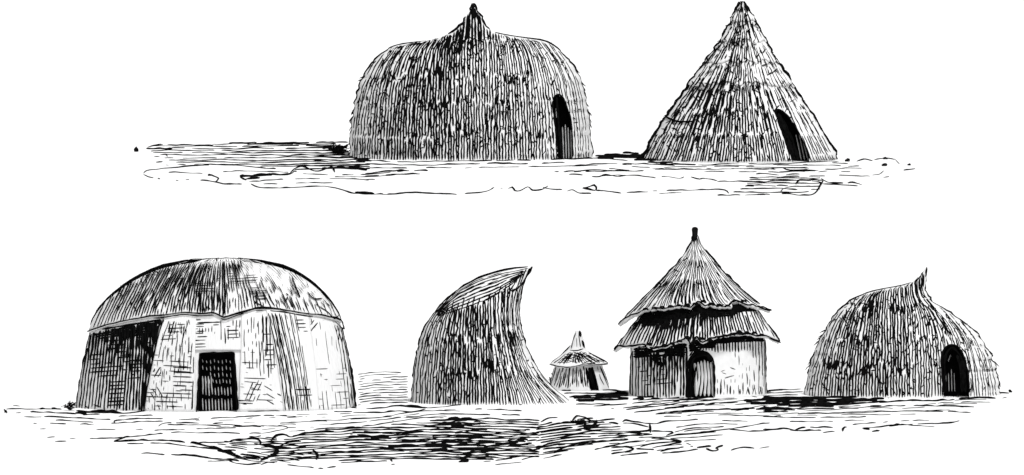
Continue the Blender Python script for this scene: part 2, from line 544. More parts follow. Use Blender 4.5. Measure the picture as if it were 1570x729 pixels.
def arch(x0, x1, yb, yt, n=9, lean=0.0):
    cx, r = (x0 + x1) / 2, (x1 - x0) / 2
    ys = yt + min(r * 1.15, (yb - yt) * .6)
    pts = [(x0, yb)]
    for i in range(n + 1):
        t = math.pi * (1 - i / n)
        pts.append((cx + r * math.cos(t) + lean * 0, ys - (ys - yt) * math.sin(t)))
    pts.append((x1, yb))
    return pts

# ================================================================== 1. broad dome hut with a pointed peak (far row)
L = [(725, 5), (716, 26), (703, 44), (690, 52), (655, 62), (608, 70), (578, 90), (560, 115), (548, 145), (541, 180), (537, 215), (536, 246)]
R = [(725, 5), (734, 22), (745, 42), (765, 52), (800, 58), (835, 64), (862, 82), (882, 108), (895, 140), (902, 175), (906, 210), (908, 246)]
F = Form(L, R, 247, .8, rough=(2.2, 2.0))
root = thing('dome_hut', 'broad thatched dome hut with a small pointed peak, largest of the two far huts', 'hut', F.org, 'thatched huts')
body = obj('thatch_body', F.mesh('thatch_body', 144, 90), M_STRAW, root)
bpy.context.view_layer.update()
dpoly = [(856, 244), (850, 185), (847, 165), (848, 152), (854, 146), (862, 150), (868, 163), (874, 180), (877, 210), (878, 240)]
reeds = [([(862 + i * 4.3, 192 + abs(i - 1) * 4), (864 + i * 4.0, 244)], 1.7) for i in range(4)] + [([(852, 168), (853, 182)], 1.4)]
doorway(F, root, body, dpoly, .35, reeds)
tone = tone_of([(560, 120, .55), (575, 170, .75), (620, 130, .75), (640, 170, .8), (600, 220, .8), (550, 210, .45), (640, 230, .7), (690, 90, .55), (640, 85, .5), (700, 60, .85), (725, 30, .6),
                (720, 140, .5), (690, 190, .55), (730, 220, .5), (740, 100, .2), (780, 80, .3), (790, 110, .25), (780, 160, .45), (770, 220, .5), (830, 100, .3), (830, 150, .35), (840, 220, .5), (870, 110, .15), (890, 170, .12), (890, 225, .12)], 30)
inkb = Ink()
nod = lambda x, y: ~inside(dpoly, x, y)
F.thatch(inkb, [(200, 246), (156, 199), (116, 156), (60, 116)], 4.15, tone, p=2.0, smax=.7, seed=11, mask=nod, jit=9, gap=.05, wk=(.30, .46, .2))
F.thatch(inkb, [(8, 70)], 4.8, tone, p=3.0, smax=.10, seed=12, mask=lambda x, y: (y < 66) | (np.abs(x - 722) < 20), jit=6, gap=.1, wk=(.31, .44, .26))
F.specks(inkb, 200, tone, (60, 240), 5, mask=nod)
F.specks(inkb, 420, tone, (55, 240), 6, mask=nod, lean=85, ln=(4, 8), w=(1.2, 2.2))
F.edge(inkb, -1, 62, 200, 2.6, .15, 3); F.edge(inkb, 1, 50, 120, 2.4, .1, 4); F.edge(inkb, 1, 120, 246, 1.8, .35, 5); F.edge(inkb, -1, 200, 246, 1.6, .2, 8)
F.edge(inkb, -1, 5, 62, 3.6, .12, 9); F.edge(inkb, 1, 5, 50, 3.4, .1, 10)
F.fray(inkb, 9, -1, (80, 215), 3, (.03, .11)); F.fray(inkb, 7, 1, (70, 190), 13, (.03, .09)); F.fray(inkb, 5, 1, (120, 200), 4, (.03, .1))
F.wrap(inkb, 5, 60, 240, 700)
inkb.build('thatch_stalks', M_INK, root, F.org)
ip = Ink()
for pts, w in [([(725, 6), (725, 30)], 6), ([(722, 12), (718, 40), (716, 62)], 3.2), ([(729, 18), (738, 40)], 4.5), ([(712, 34), (708, 60), (704, 85)], 5), ([(703, 46), (698, 70)], 4), ([(690, 54), (686, 75)], 4), ([(695, 70), (704, 80)], 3)]:
    F.line(ip, pts, w, seed=int(pts[0][0]))
ip.build('peak_tuft', M_INK, root, F.org)
idr = Ink()
F.line(idr, [dpoly[i] for i in range(len(dpoly))], 3.2, gap=.05, seed=2)
F.line(idr, [(853, 150), (856, 190), (861, 244)], 4.5, seed=4)
idr.build('door_surround', M_INK, root, F.org)

# ================================================================== 2. conical hut (far row)
L = [(1137, 2), (1130, 16), (1112, 52), (1088, 88), (1062, 125), (1036, 160), (1012, 195), (986, 243)]
R = [(1137, 2), (1146, 16), (1166, 52), (1192, 98), (1216, 135), (1244, 175), (1266, 210), (1284, 243)]
F = Form(L, R, 250, .8, rough=(2.4, 2.0))
root = thing('cone_hut', 'steep conical hut thatched to the ground in ragged layers, far right', 'hut', F.org, 'thatched huts')
body = obj('thatch_body', F.mesh('thatch_body', 128, 60, 1.1), M_STRAW, root)
bpy.context.view_layer.update()
dpoly = [(1214, 247), (1206, 225), (1197, 200), (1189, 178), (1187, 170), (1192, 168), (1202, 174), (1214, 188), (1224, 206), (1233, 225), (1240, 245)]
reeds = [([(1214 + i * 5, 205 + abs(i - 1.5) * 5), (1222 + i * 5.2, 247)], 1.6) for i in range(4)]
doorway(F, root, body, dpoly, .35, reeds)
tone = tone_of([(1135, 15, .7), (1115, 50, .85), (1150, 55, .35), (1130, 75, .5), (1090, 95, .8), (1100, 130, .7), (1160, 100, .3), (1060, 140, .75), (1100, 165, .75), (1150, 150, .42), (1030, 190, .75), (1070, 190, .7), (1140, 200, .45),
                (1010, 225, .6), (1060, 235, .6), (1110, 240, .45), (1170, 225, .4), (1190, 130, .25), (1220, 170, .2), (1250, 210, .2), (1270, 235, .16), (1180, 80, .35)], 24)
nod = lambda x, y: ~inside(dpoly, x, y)
bands = [(205, 250), (168, 210), (132, 174), (98, 138), (66, 103), (36, 71), (4, 40)]
for i, (yt, yb) in enumerate(bands):
    par = root
    if 0 < i:
        sd_ = i * 1.7
        def hem(x, yb=yb, i=i):
            return yb - 8 + 9 * (n2(x / 13.0, 0 * x + i, 3) - .5) + 5 * (n2(x / 3.0, 0 * x + i, 8) - .5)
        if i >= 3: par = F.shell('thatch_layer', M_STRAW, root, max(yt - 4, F.y0 + .5), hem, .004, .045, .04, 300)
    ink = Ink()
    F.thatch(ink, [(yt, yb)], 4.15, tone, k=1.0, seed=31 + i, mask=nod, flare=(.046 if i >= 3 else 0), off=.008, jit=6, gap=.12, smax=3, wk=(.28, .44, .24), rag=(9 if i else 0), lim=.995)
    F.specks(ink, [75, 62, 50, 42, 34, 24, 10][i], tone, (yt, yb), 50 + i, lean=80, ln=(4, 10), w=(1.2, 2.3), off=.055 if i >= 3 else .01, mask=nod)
    F.edge(ink, -1, max(yt, F.y0 + 1), yb, 3.0 if i > 2 else 2.6, .12, 60 + i, off=.04)
    if i >= 4: F.edge(ink, 1, max(yt, F.y0 + 1), yb, 2.6, .1, 70 + i, off=.04)
    elif i == 3: F.edge(ink, 1, yt, yb - 6, 4.2, .05, 70 + i, off=.04)
    else: F.edge(ink, 1, yt, yb, 1.6, .5, 70 + i)
    F.fray(ink, 3, -1, (yt + (yb - yt) * .55, yb), 80 + i, (.06, .13)); F.fray(ink, 2, 1, (yt, yb), 180 + i, (.04, .1))
    ink.build('thatch_stalks', M_INK, par, F.org)
ink = Ink(); F.wrap(ink, 5, 5, 240, 701, off=.05); ink.build('thatch_stalks', M_INK, root, F.org)
idr = Ink()
F.line(idr, dpoly[:6], 4.0, gap=.0, seed=2); F.line(idr, dpoly[5:], 3.0, gap=.04, seed=3)
F.line(idr, [(1192, 175), (1204, 205), (1216, 247)], 6.5, seed=4); F.line(idr, [(1198, 182), (1212, 212), (1222, 247)], 4.5, seed=5)
F.line(idr, [(1020, 180), (1040, 188), (1062, 188)], 3.0, seed=6, off=.05)
idr.build('door_surround', M_INK, root, F.org)
ip = Ink()
for dx in (-4, 0, 4): F.line(ip, [(1137 + dx * .3, 4), (1137 + dx, 12), (1137 + dx * 1.8, 20)], 3.6, seed=dx + 9, off=.08)
ip.build('peak_tuft', M_INK, root, F.org)

# ================================================================== 3. low dome hut hung with mats (near left)
L = [(337, 401), (315, 402.2), (290, 405), (255, 412), (222, 425), (190, 445), (165, 467), (150, 488), (142, 508), (135, 535), (129, 565), (123, 600), (119, 632)]
R = [(337, 401), (365, 402), (395, 405), (425, 411), (455, 424), (482, 444), (503, 467), (514, 485), (521, 503), (529, 535), (536, 565), (541, 600), (545, 632)]
F = Form(L, R, 632, .62)
root = thing('mat_covered_hut', 'wide low dome hut covered in woven mats with square dark doorway, near left', 'hut', F.org, 'thatched huts')
body = obj('mat_wall', F.mesh('mat_wall', 160, 80, 2.0), M_MUD, root)
bpy.context.view_layer.update()
dpoly = [(306, 632), (308, 600), (310, 543), (335, 542), (361, 542), (364, 590), (366, 629)]
reeds = []
for r_, (ya, yb_, n_, dx_) in enumerate([(552, 557, 8, 6.0), (562, 568, 8, 6.0), (572, 578, 6, 6.2), (582, 588, 9, 5.2), (594, 606, 10, 4.8), (612, 630, 11, 4.9)]):
    for i in range(n_):
        x = 313 + i * dx_ + (12 if r_ == 2 else 0)
        if x < 361: reeds.append(([(x, ya + (i * 5 % 3)), (x + .8, yb_ + (i * 7 % 3))], 1.2 if r_ < 4 else 1.6))
for i in range(4): reeds.append(([(313 + i * 4.4, 578), (314 + i * 4.4, 600)], 1.8))
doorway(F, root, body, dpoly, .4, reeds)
hemx = [60, 138, 150, 165, 190, 215, 240, 258, 285, 310, 330, 344, 352, 375, 400, 425, 445, 470, 495, 515, 524, 600]
hemy = [512, 512, 508, 503, 497, 492, 488, 487, 483, 485, 484, 490, 489, 481, 477, 478, 481, 485, 488, 494, 500, 500]
hem = lambda x: np.interp(x, hemx, hemy)
roof = F.shell('roof_mat', M_STRAW, root, F.y0 + .4, hem, .01, .09, .05, 240, 22)
ofr = .1
def onroof(x, y): return y < hem(x) - 1.5
ink = Ink()
tone = tone_of([(160, 480, .35), (190, 460, .5), (220, 470, .5), (230, 430, .45), (270, 450, .55), (290, 415, .3), (315, 450, .5), (315, 412, .2), (335, 410, .2), (335, 450, .5), (330, 475, .6), (200, 490, .35), (260, 478, .3),
                (352, 415, .35), (352, 450, .05), (372, 470, .22), (400, 420, .10), (395, 460, .2), (425, 455, .18), (440, 440, .12), (440, 470, .25), (470, 460, .12), (500, 480, .15)], 14)
F.thatch(ink, [(408, 506)], 4.3, tone, p=1.3, seed=91, mask=lambda x, y: onroof(x, y) & (x < 348), off=ofr, jit=3, gap=.16, smax=.5, wk=(.27, .44, .26))
F.thatch(ink, [(408, 506)], 4.8, tone, p=1.1, seed=93, mask=lambda x, y: onroof(x, y) & (x > 348) & (x < 520), off=ofr, jit=3, gap=.3, smax=.8, wk=(.10, .66, .3))
F.thatch(ink, [(402, 470)], 5.1, tone, p=1.3, seed=92, mask=lambda x, y: (x < 215) & onroof(x, y - 2) & (y < 466), off=ofr, jit=4, gap=.3, smax=.5, wk=(.2, .46, .26))
F.specks(ink, 55, lambda x, y: tone(x, y) * (np.atleast_1d(x) < 345), (405, 480), 17, off=ofr, mask=onroof, lean=60, ln=(5, 10))
for sdn, (pl, an, sp, w) in enumerate([([(350, 424), (395, 426), (396, 442), (350, 438)], 3, 4.2, 1.6), ([(378, 444), (408, 445), (410, 463), (385, 460)], 2, 4.0, 1.6), ([(298, 437), (334, 437), (334, 452), (300, 452)], 2, 4, 1.7),
                            ([(368, 446), (392, 446), (398, 476), (372, 474)], 100, 5, 1.4), ([(400, 445), (432, 440), (440, 474), (410, 474)], 118, 6, 1.5), ([(352, 403), (378, 404), (372, 420), (352, 420)], 105, 4.5, 1.8),
                            ([(430, 455), (500, 462), (512, 490), (440, 480)], 112, 9, 1.3), ([(400, 405), (450, 418), (450, 424), (420, 424)], 135, 8, 1.4), ([(440, 430), (450, 428), (458, 462), (446, 455)], 110, 5, 1.5)]):
    F.hatch(ink, pl, an, sp, w, .2, 100 + sdn, ofr)
for pts, w in [([(344.5, 408), (346, 430), (347, 462), (344, 488)], 3.0), ([(339, 410), (339, 440), (337, 470)], 2.0), ([(445, 430), (452, 448), (458, 460), (452, 455)], 2.2), ([(468, 452), (478, 462), (490, 462)], 2.4),
               ([(390, 466), (398, 470), (404, 473)], 2.8), ([(394, 462), (408, 463)], 2.2), ([(480, 470), (498, 482), (508, 492), (514, 486)], 1.8), ([(455, 424), (470, 436)], 1.8)]:
    F.line(ink, pts, w, seed=int(pts[0][0]), off=ofr, gap=.06)
F.edge(ink, -1, 402, 508, 1.5, .14, 3, off=.09); F.edge(ink, 1, 402, 470, 1.4, .16, 4, off=.09); F.edge(ink, 1, 470, 500, 1.8, .25, 5, off=.09)
F.fray(ink, 5, -1, (425, 480), 6, (.1, .14))
F.line(ink, [(285, 407), (315, 404), (340, 403), (370, 403.5), (400, 407)], 1.8, gap=.1, seed=33, off=ofr)
F.wrap(ink, 6, 404, 490, 702, off=ofr)
ink.build('mat_weave_and_shade', M_INK, roof, F.org)
hm = Ink()
hx = np.array(hemx[1:-1], float)
F.line(hm, list(zip(hx, hem(hx) - 1)), 2.2, gap=.05, seed=12, off=.1); F.line(hm, [(x, hem(x) + 2.2) for x in hx[5:18]], 1.8, gap=.25, seed=13, off=.09)
F.line(hm, [(344, 490), (356, 486), (380, 480), (400, 475), (430, 477)], 3.0, gap=.05, seed=14, off=.1)
F.line(hm, [(502, 488), (512, 490), (520, 496), (522, 506), (514, 500), (508, 494)], 2.4, gap=.05, seed=15, off=.09)
hm.build('hem_rope', M_INK, roof, F.org)
# hanging wall mats, each a part with its own weave
def wallmat(XL, XR, off, strokes):
    p = F.panel('wall_mat', M_STRAW, root, XL, XR, 0, 0, off)
    ink = Ink(); strokes(ink, off + .033)
    ink.build('mat_weave_and_shade', M_INK, p, F.org)
    return p
lt = lambda x: float(hem(x)) - 6
def s1(k, o):
    pl = [(141, 512), (250, 490), (243, 530), (235, 570), (228, 605), (224, 631), (121, 629), (130, 565)]
    hem_shade = lambda x, y: np.clip(1.55 - (y - (hem(x))) / 90.0 * .75, .85, 1.7)  # drawn shade under the roof hem: strokes thicken towards the top
    F.hatch(k, pl, 86, 4.5, 3.7, .04, 201, o, grow=hem_shade, fan=5)
    F.hatch(k, [(142, 512), (252, 488), (247, 512), (150, 520)], 9, 3.4, 3.0, .2, 202, o)  # black strokes put in as shade below the left eave
    F.hatch(k, [(175, 500), (248, 490), (240, 535), (215, 520)], 5, 4.5, 2.4, .35, 203, o)
    F.hatch(k, [(140, 540), (205, 545), (200, 580), (140, 575)], 4, 6.5, 1.9, .3, 204, o)
    F.hatch(k, [(170, 585), (197, 585), (196, 622), (168, 622)], 3, 6, 2.2, .1, 205, o)
    F.hatch(k, [(202, 555), (225, 552), (222, 585), (202, 582)], 3, 5, 2.2, .2, 206, o)
    F.hatch(k, [(125, 600), (160, 610), (160, 628), (124, 628)], -20, 8, 2.0, .4, 207, o)
    F.hatch(k, [(168, 520), (200, 520), (200, 545), (172, 545)], 3, 6, 2.2, .2, 208, o)
wallmat([(139, 506), (134, 535), (129, 565), (123, 600), (120.5, 628)], [(256, 480), (245, 515), (236, 560), (228, 600), (223, 632)], .006, s1)
def s2(k, o):
    for pts, w in [([(255, 492), (246, 520), (238, 555), (231, 590), (225, 630)], 2.2), ([(250, 495), (240, 525), (232, 560), (225, 600), (221, 631)], 4.0), ([(263, 494), (254, 520), (247, 550)], 1.6), ([(293, 492), (284, 520), (279, 545)], 1.6), ([(272, 494), (265, 512), (262, 525)], 1.5)]:
        F.line(k, pts, w, seed=int(w * 100), off=o, gap=.06)
    F.hatch(k, [(262, 494), (290, 494), (284, 512), (258, 514)], 2, 5, 1.6, .15, 211, o); F.hatch(k, [(262, 494), (290, 494), (284, 512), (258, 514)], 80, 4.6, 1.7, .15, 212, o)
    F.hatch(k, [(250, 515), (278, 515), (272, 530), (248, 530)], 3, 6, 1.3, .3, 213, o)
    F.hatch(k, [(238, 565), (252, 560), (250, 582), (236, 580)], 60, 5, 1.8, .2, 214, o)
    F.hatch(k, [(268, 561), (299, 562), (299, 592), (268, 590)], 178, 7, 1.6, .12, 215, o)
    F.hatch(k, [(228, 600), (300, 596), (300, 626), (228, 624)], 178, 6.5, 1.4, .42, 216, o)
    F.hatch(k, [(228, 606), (300, 600), (300, 631), (226, 631)], 89, 10, 1.3, .4, 217, o)
    F.hatch(k, [(256, 494), (300, 492), (300, 630), (228, 630)], 87, 5.0, 1.0, .5, 221, o); F.hatch(k, [(250, 525), (298, 500), (298, 560), (246, 600)], 86, 6.0, 1.4, .36, 218, o); F.hatch(k, [(240, 540), (298, 530), (298, 600), (232, 605)], 177, 7.5, 1.3, .46, 219, o)
    F.hatch(k, [(236, 585), (250, 585), (262, 628), (230, 630)], 120, 7, 1.4, .4, 220, o)
wallmat([(258, 482), (247, 515), (238, 560), (230, 600), (226, 632)], [(304, 478), (303, 520), (302, 560), (302, 600), (301, 633)], .030, s2)
def s3(k, o):
    F.hatch(k, [(300, 490), (345, 492), (340, 502), (304, 500)], 2, 4.5, 1.8, .12, 221, o); F.hatch(k, [(303, 500), (335, 502), (333, 512), (300, 512)], 90, 5, 1.5, .2, 222, o)
    F.hatch(k, [(300, 512), (322, 512), (320, 536), (300, 535)], 2, 5, 1.4, .2, 223, o); F.hatch(k, [(302, 494), (318, 494), (318, 512), (302, 512)], 1, 4, 1.8, .2, 224, o)
    F.hatch(k, [(340, 492), (372, 490), (370, 520), (342, 530)], 91, 6, 1.5, .3, 225, o); F.hatch(k, [(350, 496), (370, 494), (370, 518), (350, 520)], 2, 5.5, 1.5, .15, 226, o)
wallmat([(300, 478), (300, 500), (300, 520), (300, 538)], [(374, 474), (373, 500), (373, 520), (373, 538)], .008, s3)
def s4(k, o):
    F.hatch(k, [(376, 488), (402, 484), (420, 530), (400, 560), (385, 530)], 88, 6.5, 1.3, .38, 231, o)
    F.hatch(k, [(400, 484), (420, 482), (424, 560), (414, 580), (406, 540)], 92, 4.6, 1.7, .22, 232, o); F.hatch(k, [(402, 508), (422, 508), (424, 562), (408, 562)], 2, 8, 1.5, .35, 233, o)
    F.hatch(k, [(384, 588), (404, 580), (398, 616), (376, 616)], 66, 5.5, 1.4, .25, 234, o); F.hatch(k, [(367, 578), (396, 580), (394, 596), (367, 592)], -6, 8, 1.1, .4, 235, o)
    F.hatch(k, [(405, 590), (432, 600), (436, 622), (408, 618)], -30, 8, 1.5, .4, 236, o); F.hatch(k, [(366, 616), (390, 616), (390, 622), (366, 622)], -2, 4, 1.5, .2, 237, o)
    F.hatch(k, [(374, 490), (412, 484), (426, 560), (400, 585), (376, 560)], 92, 5.2, 1.3, .34, 238, o); F.hatch(k, [(372, 540), (420, 545), (430, 625), (372, 625)], 178, 8, 1.2, .55, 239, o)
    F.line(k, [(430, 630), (370, 631)], 1.2, gap=.3, seed=5, off=o)
wallmat([(372, 478), (372, 520), (370, 580), (369, 632)], [(416, 474), (424, 520), (434, 575), (440, 632)], .030, s4)
def s5(k, o):
    for i, (x0, x1, w) in enumerate([(412, 438, 1.9), (417, 443, 2.2), (422, 449, 2.8), (428, 456, 2.2), (436, 462, 1.7), (443, 468, 1.6), (450, 472, 1.4)]):
        F.line(k, [(x0, 483), (x0 + (x1 - x0) * .34, 525), (x0 + (x1 - x0) * .72, 575), (x1, 630)], w, seed=i + 40, off=o, gap=.0, wob=.25); F.line(k, [(x0 + 2.6, 486), (x0 + 2.8 + (x1 - x0) * .34, 525), (x0 + 2.4 + (x1 - x0) * .72, 575), (x1 + 2.4, 628)], 1.2, seed=i + 49, off=o, gap=.4)
    F.hatch(k, [(450, 492), (468, 494), (470, 512), (456, 510)], 1, 6, 1.7, .1, 241, o); F.hatch(k, [(452, 596), (476, 596), (478, 612), (454, 612)], 1, 8, 1.7, .1, 242, o)
    F.hatch(k, [(456, 590), (478, 590), (480, 628), (458, 628)], 95, 6, 1.3, .3, 243, o)
wallmat([(408, 474), (418, 520), (428, 575), (436, 632)], [(470, 480), (478, 530), (484, 580), (488, 632)], .054, s5)
def s6(k, o):
    F.hatch(k, [(462, 505), (482, 490), (490, 494), (470, 530)], 52, 5.5, 1.8, .2, 251, o); F.hatch(k, [(452, 486), (490, 490), (480, 500), (456, 500)], 98, 7, 1.3, .3, 252, o)
    F.hatch(k, [(486, 596), (536, 600), (540, 630), (488, 630)], 96, 7, 1.2, .3, 253, o)
    F.hatch(k, [(474, 492), (508, 492), (530, 600), (490, 600)], 97, 7, 1.0, .55, 255, o); F.hatch(k, [(480, 560), (530, 560), (536, 622), (488, 622)], 2, 9, .9, .6, 256, o)
    for i, (x0, x1, w) in enumerate([(511, 530, 1.6), (515, 535, 2.4), (518.5, 539, 2.8), (521, 542, 3.2)]):
        F.line(k, [(x0, 500), (x0 + (x1 - x0) * .42, 535), (x0 + (x1 - x0) * .75, 580), (x1, 628)], w, seed=i + 60, off=o, gap=.14)
    F.hatch(k, [(512, 500), (524, 500), (528, 530), (516, 525)], 88, 4, 2.4, .15, 254, o)
wallmat([(464, 478), (474, 530), (481, 580), (486, 632)], [(519, 494), (529, 535), (536, 580), (542, 627)], .010, s6)
fr = Ink()
F.line(fr, [(305, 632), (307, 600), (309.5, 542)], 3.0, gap=0, seed=77, off=.035); F.line(fr, [(309.5, 543), (335, 541.5), (361, 541.5)], 2.6, gap=0, seed=76, off=.05); F.line(fr, [(361, 541), (364, 590), (366.5, 629)], 3.4, gap=0, seed=75, off=.035)
F.line(fr, [(301, 545), (300, 580), (298, 630)], 1.5, gap=.2, seed=78, off=.07)
F.edge(fr, -1, 508, 630, 3.4, .04, 79, off=.02); F.edge(fr, 1, 502, 630, 2.8, .08, 80, off=.02)
F.wrap(fr, 7, 500, 625, 703, w=1.6)
fr.build('door_surround', M_INK, root, F.org)

# ================================================================== 4. hut shaped like a curved horn (near centre)
L = [(817, 408), (790, 412), (762, 418), (735, 427), (705, 443), (684, 460), (664, 483), (648, 510), (640, 540), (634, 575), (631, 622)]
R = [(817, 408), (811, 418), (804, 432), (799, 450), (796, 472), (797, 495), (803, 520), (813, 546), (828, 572), (848, 595), (866, 610), (874, 617)]
R = R[:-1] + [(880, 622)]
def dep(ys, a):
    return np.interp(ys, [408, 416, 430, 450, 480, 530, 622], [.6, 10, 26, 46, 66, 84, 96])
F = Form(L, R, 622, dep, rough=(.7, .9))
root = thing('horn_shaped_hut', 'thatched hut leaning over into a curved horn tip, without a visible doorway', 'hut', F.org, 'thatched huts')
obj('thatch_body', F.mesh('thatch_body', 128, 90, 1.5), M_STRAW, root)
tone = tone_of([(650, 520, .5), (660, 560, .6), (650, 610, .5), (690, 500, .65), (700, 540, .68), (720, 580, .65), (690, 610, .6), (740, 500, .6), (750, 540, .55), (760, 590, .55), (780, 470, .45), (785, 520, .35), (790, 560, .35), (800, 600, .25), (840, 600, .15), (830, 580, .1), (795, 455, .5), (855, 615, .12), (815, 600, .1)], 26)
ink = Ink()
yedge = lambda x: np.interp(x, [640, 670, 700, 740, 760, 775, 800], [492, 474, 471, 465, 452, 443, 424])
def low(x, y): return y > yedge(x) + 9 * (n2(x / 4, 0 * x, 4) - .5)
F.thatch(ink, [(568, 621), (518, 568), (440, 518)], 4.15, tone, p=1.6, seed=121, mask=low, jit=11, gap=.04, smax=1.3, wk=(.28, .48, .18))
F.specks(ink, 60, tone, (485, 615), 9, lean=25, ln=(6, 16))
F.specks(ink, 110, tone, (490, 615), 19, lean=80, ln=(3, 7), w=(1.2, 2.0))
F.wrap(ink, 5, 440, 615, 704)
ink.build('wall_stalks_and_shade', M_INK, root, F.org)
ik = Ink()
for i in range(15):      # stalks of the crown sweep along the horn, from the left shoulder to the tip
    f = -.10 + i / 14.0 * 1.02 + .07 * math.sin(i * 3.1)
    for j, (ta, tb) in enumerate([(0, .36), (.30, .7), (.62, 1.0)]):
        if j == 2 and i % 2: continue
        q = []
        for t in np.linspace(ta + .05 * math.sin(i * 2.3 + j), min(1, tb + .06 * math.cos(i * 1.7 + j)), 5):
            top = (np.interp(t, [0, .2, .4, .65, 1], [668, 700, 730, 768, 810]), np.interp(t, [0, .2, .4, .65, 1], [481, 449, 432, 419, 411]))
            low_ = (np.interp(t, [0, .3, .6, 1], [672, 712, 752, 801]), np.interp(t, [0, .3, .6, 1], [486, 477, 462, 425]))
            q.append((top[0] * (1 - f) + low_[0] * f, top[1] * (1 - f) + low_[1] * f))
        F.line(ik, q, (1.9 if (i + j) % 3 else 2.6), gap=.16, seed=130 + i * 3 + j)
F.edge(ik, -1, 409, 480, 3.0, .03, 21); F.edge(ik, -1, 480, 622, 2.4, .15, 22); F.edge(ik, 1, 409, 560, 2.2, .1, 23); F.edge(ik, 1, 555, 614, 1.3, .3, 24)
for pts, w in [([(816, 409), (809, 420)], 5), ([(812, 412), (803, 432), (798, 452)], 3.2), ([(807, 413), (802, 424), (797, 436)], 2.4), ([(801, 416), (797, 428), (793, 440)], 2.0), ([(810, 418), (804, 430)], 2.6), ([(795, 420), (791, 434)], 1.8), ([(792, 440), (786, 470)], 2.6), ([(788, 436), (776, 456)], 1.8)]:
    F.line(ik, pts, w, seed=int(w * 10), gap=.02)
for i in range(4):
    d = 4.5 + i * 4.6
    F.line(ik, [(806 - d * .5, 428 + i * 4), (799 - d, 450), (795.5 - d, 478), (798 - d, 505), (806 - d * 1.1, 532)], 2.0, gap=.12, seed=250 + i)
for i in range(16):
    x = 668 + i * 8
    F.line(ik, [(x, float(yedge(np.array(x))) + 5), (x + 4, float(yedge(np.array(x))) - 5 - (i * 5) % 9)], 2.2, gap=0, seed=270 + i)
ik.build('horn_stalks', M_INK, root, F.org)

# ================================================================== 5. small granary hut behind
def tier_hem(xs, ys, amp=0.0, sc=4.0, sd=0):
    return lambda x: np.interp(x, xs, ys) + amp * (n2(np.asarray(x) / sc, 0 * np.asarray(x), sd) - .5)
W = Form([(851, 557), (850, 562), (846, 580), (842, 598)], [(923, 557), (924, 562), (929, 578), (935, 598)], 600, .8)
root = thing('granary_hut', 'tiny distant hut with a pointed cap roof, smallest of all the huts', 'granary', W.org, 'thatched huts')
body = obj('reed_wall', W.mesh('reed_wall', 96, 12, 1.0), M_STRAW, root)
bpy.context.view_layer.update()
dpoly = [(906, 600), (903, 580), (901, 565), (909, 563), (914, 580), (919, 600)]
doorway(W, root, body, dpoly, .25)
ink = Ink()
for i in range(14):
    x0 = 853 + i * 5.2; x1 = 843 + i * 6.9
    if 900 < x0 < 912: continue
    W.line(ink, [(x0, 562 + 3 * (i % 2)), ((x0 + x1) / 2, 580), (x1, 597 - (i * 5) % 9)], 2.2 if i < 9 else 1.7, gap=.12, seed=300 + i)
    if i < 11: W.line(ink, [(x0 + 2.6, 568), ((x0 + x1) / 2 + 3, 584), (x1 + 3, 594)], 1.4, gap=.3, seed=320 + i)
for pts, w in [([(903, 564), (907, 580), (912, 598)], 4.2), ([(907, 563), (912, 580), (916, 598)], 2.2), ([(898, 564), (901, 588)], 2.4), ([(920, 562), (928, 580), (934, 590)], 2.0)]:
    W.line(ink, pts, w, gap=.05, seed=int(pts[0][0]))
W.edge(ink, -1, 560, 596, 1.6, .3, 5); W.wrap(ink, 6, 560, 594, 705)
ink.build('wall_stalks_and_shade', M_INK, root, W.org)
Rf = Form([(882, 507), (880, 513), (877, 524), (872, 534), (860, 545), (842, 559), (834, 566)], [(891, 507), (893, 514), (896, 526), (899, 536), (912, 547), (934, 558.5), (940, 564)], 600, .8, base_at=W.b[-1])
Rf.org = W.org; Rf.Y = W.Y; Rf.s = W.s; Rf.yb = W.yb
rh = tier_hem([820, 842, 852, 870, 885, 895, 905, 915, 934, 960], [559, 559, 562, 564, 562, 560, 557, 560, 558, 558], 1.5, 5, 2)
roof = Rf.shell('cap_roof', M_STRAW, root, Rf.y0 + .3, rh, 0, 0, .015, 120, 30)
ink = Ink()
for i in range(9): Rf.line(ink, [(850 + i * 7, 557 + 2 * math.sin(i)), (858 + i * 6, 551), (868 + i * 4.6, 543)][::-1] if i < 3 else [(872 + i * 5 - 8, 540 + (i % 3)), (880 + i * 6 - 4, 547), (890 + i * 6, 555 + (i % 2))], 1.6, gap=.2, seed=340 + i)
for i in range(5): Rf.line(ink, [(856 + i * 3, 556 - i * 3), (870 + i * 3, 556 - i * 2.6), (882 + i * 3, 559 - i * 2)], 1.6, gap=.3, seed=360 + i)
for i in range(17):
    f = i / 16.0
    Rf.line(ink, [(874 + 20 * f, 541 + (i % 3)), (862 + 46 * f, 549), (849 + 78 * f, 557 + (i % 2))], 1.9 if i < 10 else 1.4, gap=.22, seed=380 + i)
xs = np.arange(842, 936, 5.)
Rf.line(ink, list(zip(xs, rh(xs) - .5)), 2.0, gap=.06, seed=8)
Rf.hatch(ink, [(850, 557), (872, 540), (898, 540), (926, 557), (890, 560)], 20, 4.2, 1.5, .35, 395)
Rf.edge(ink, -1, 530, 560, 1.8, .1, 11); Rf.edge(ink, 1, 536, 559, 2.0, .1, 12)
ink.build('roof_stalks_and_shade', M_INK, roof, W.org)
ink = Ink()
for pts, w in [([(889, 507.5), (890, 516), (893, 524), (896, 534)], 4.4), ([(883, 510), (879, 522), (876, 535)], 1.8), ([(884, 518), (884, 532)], 1.2), ([(887, 514), (890, 532)], 1.6), ([(874, 537), (884, 538), (894, 535)], 2.2)]:
    Rf.line(ink, pts, w, gap=.03, seed=int(pts[0][0]))
ink.build('roof_peak', M_INK, roof, W.org)

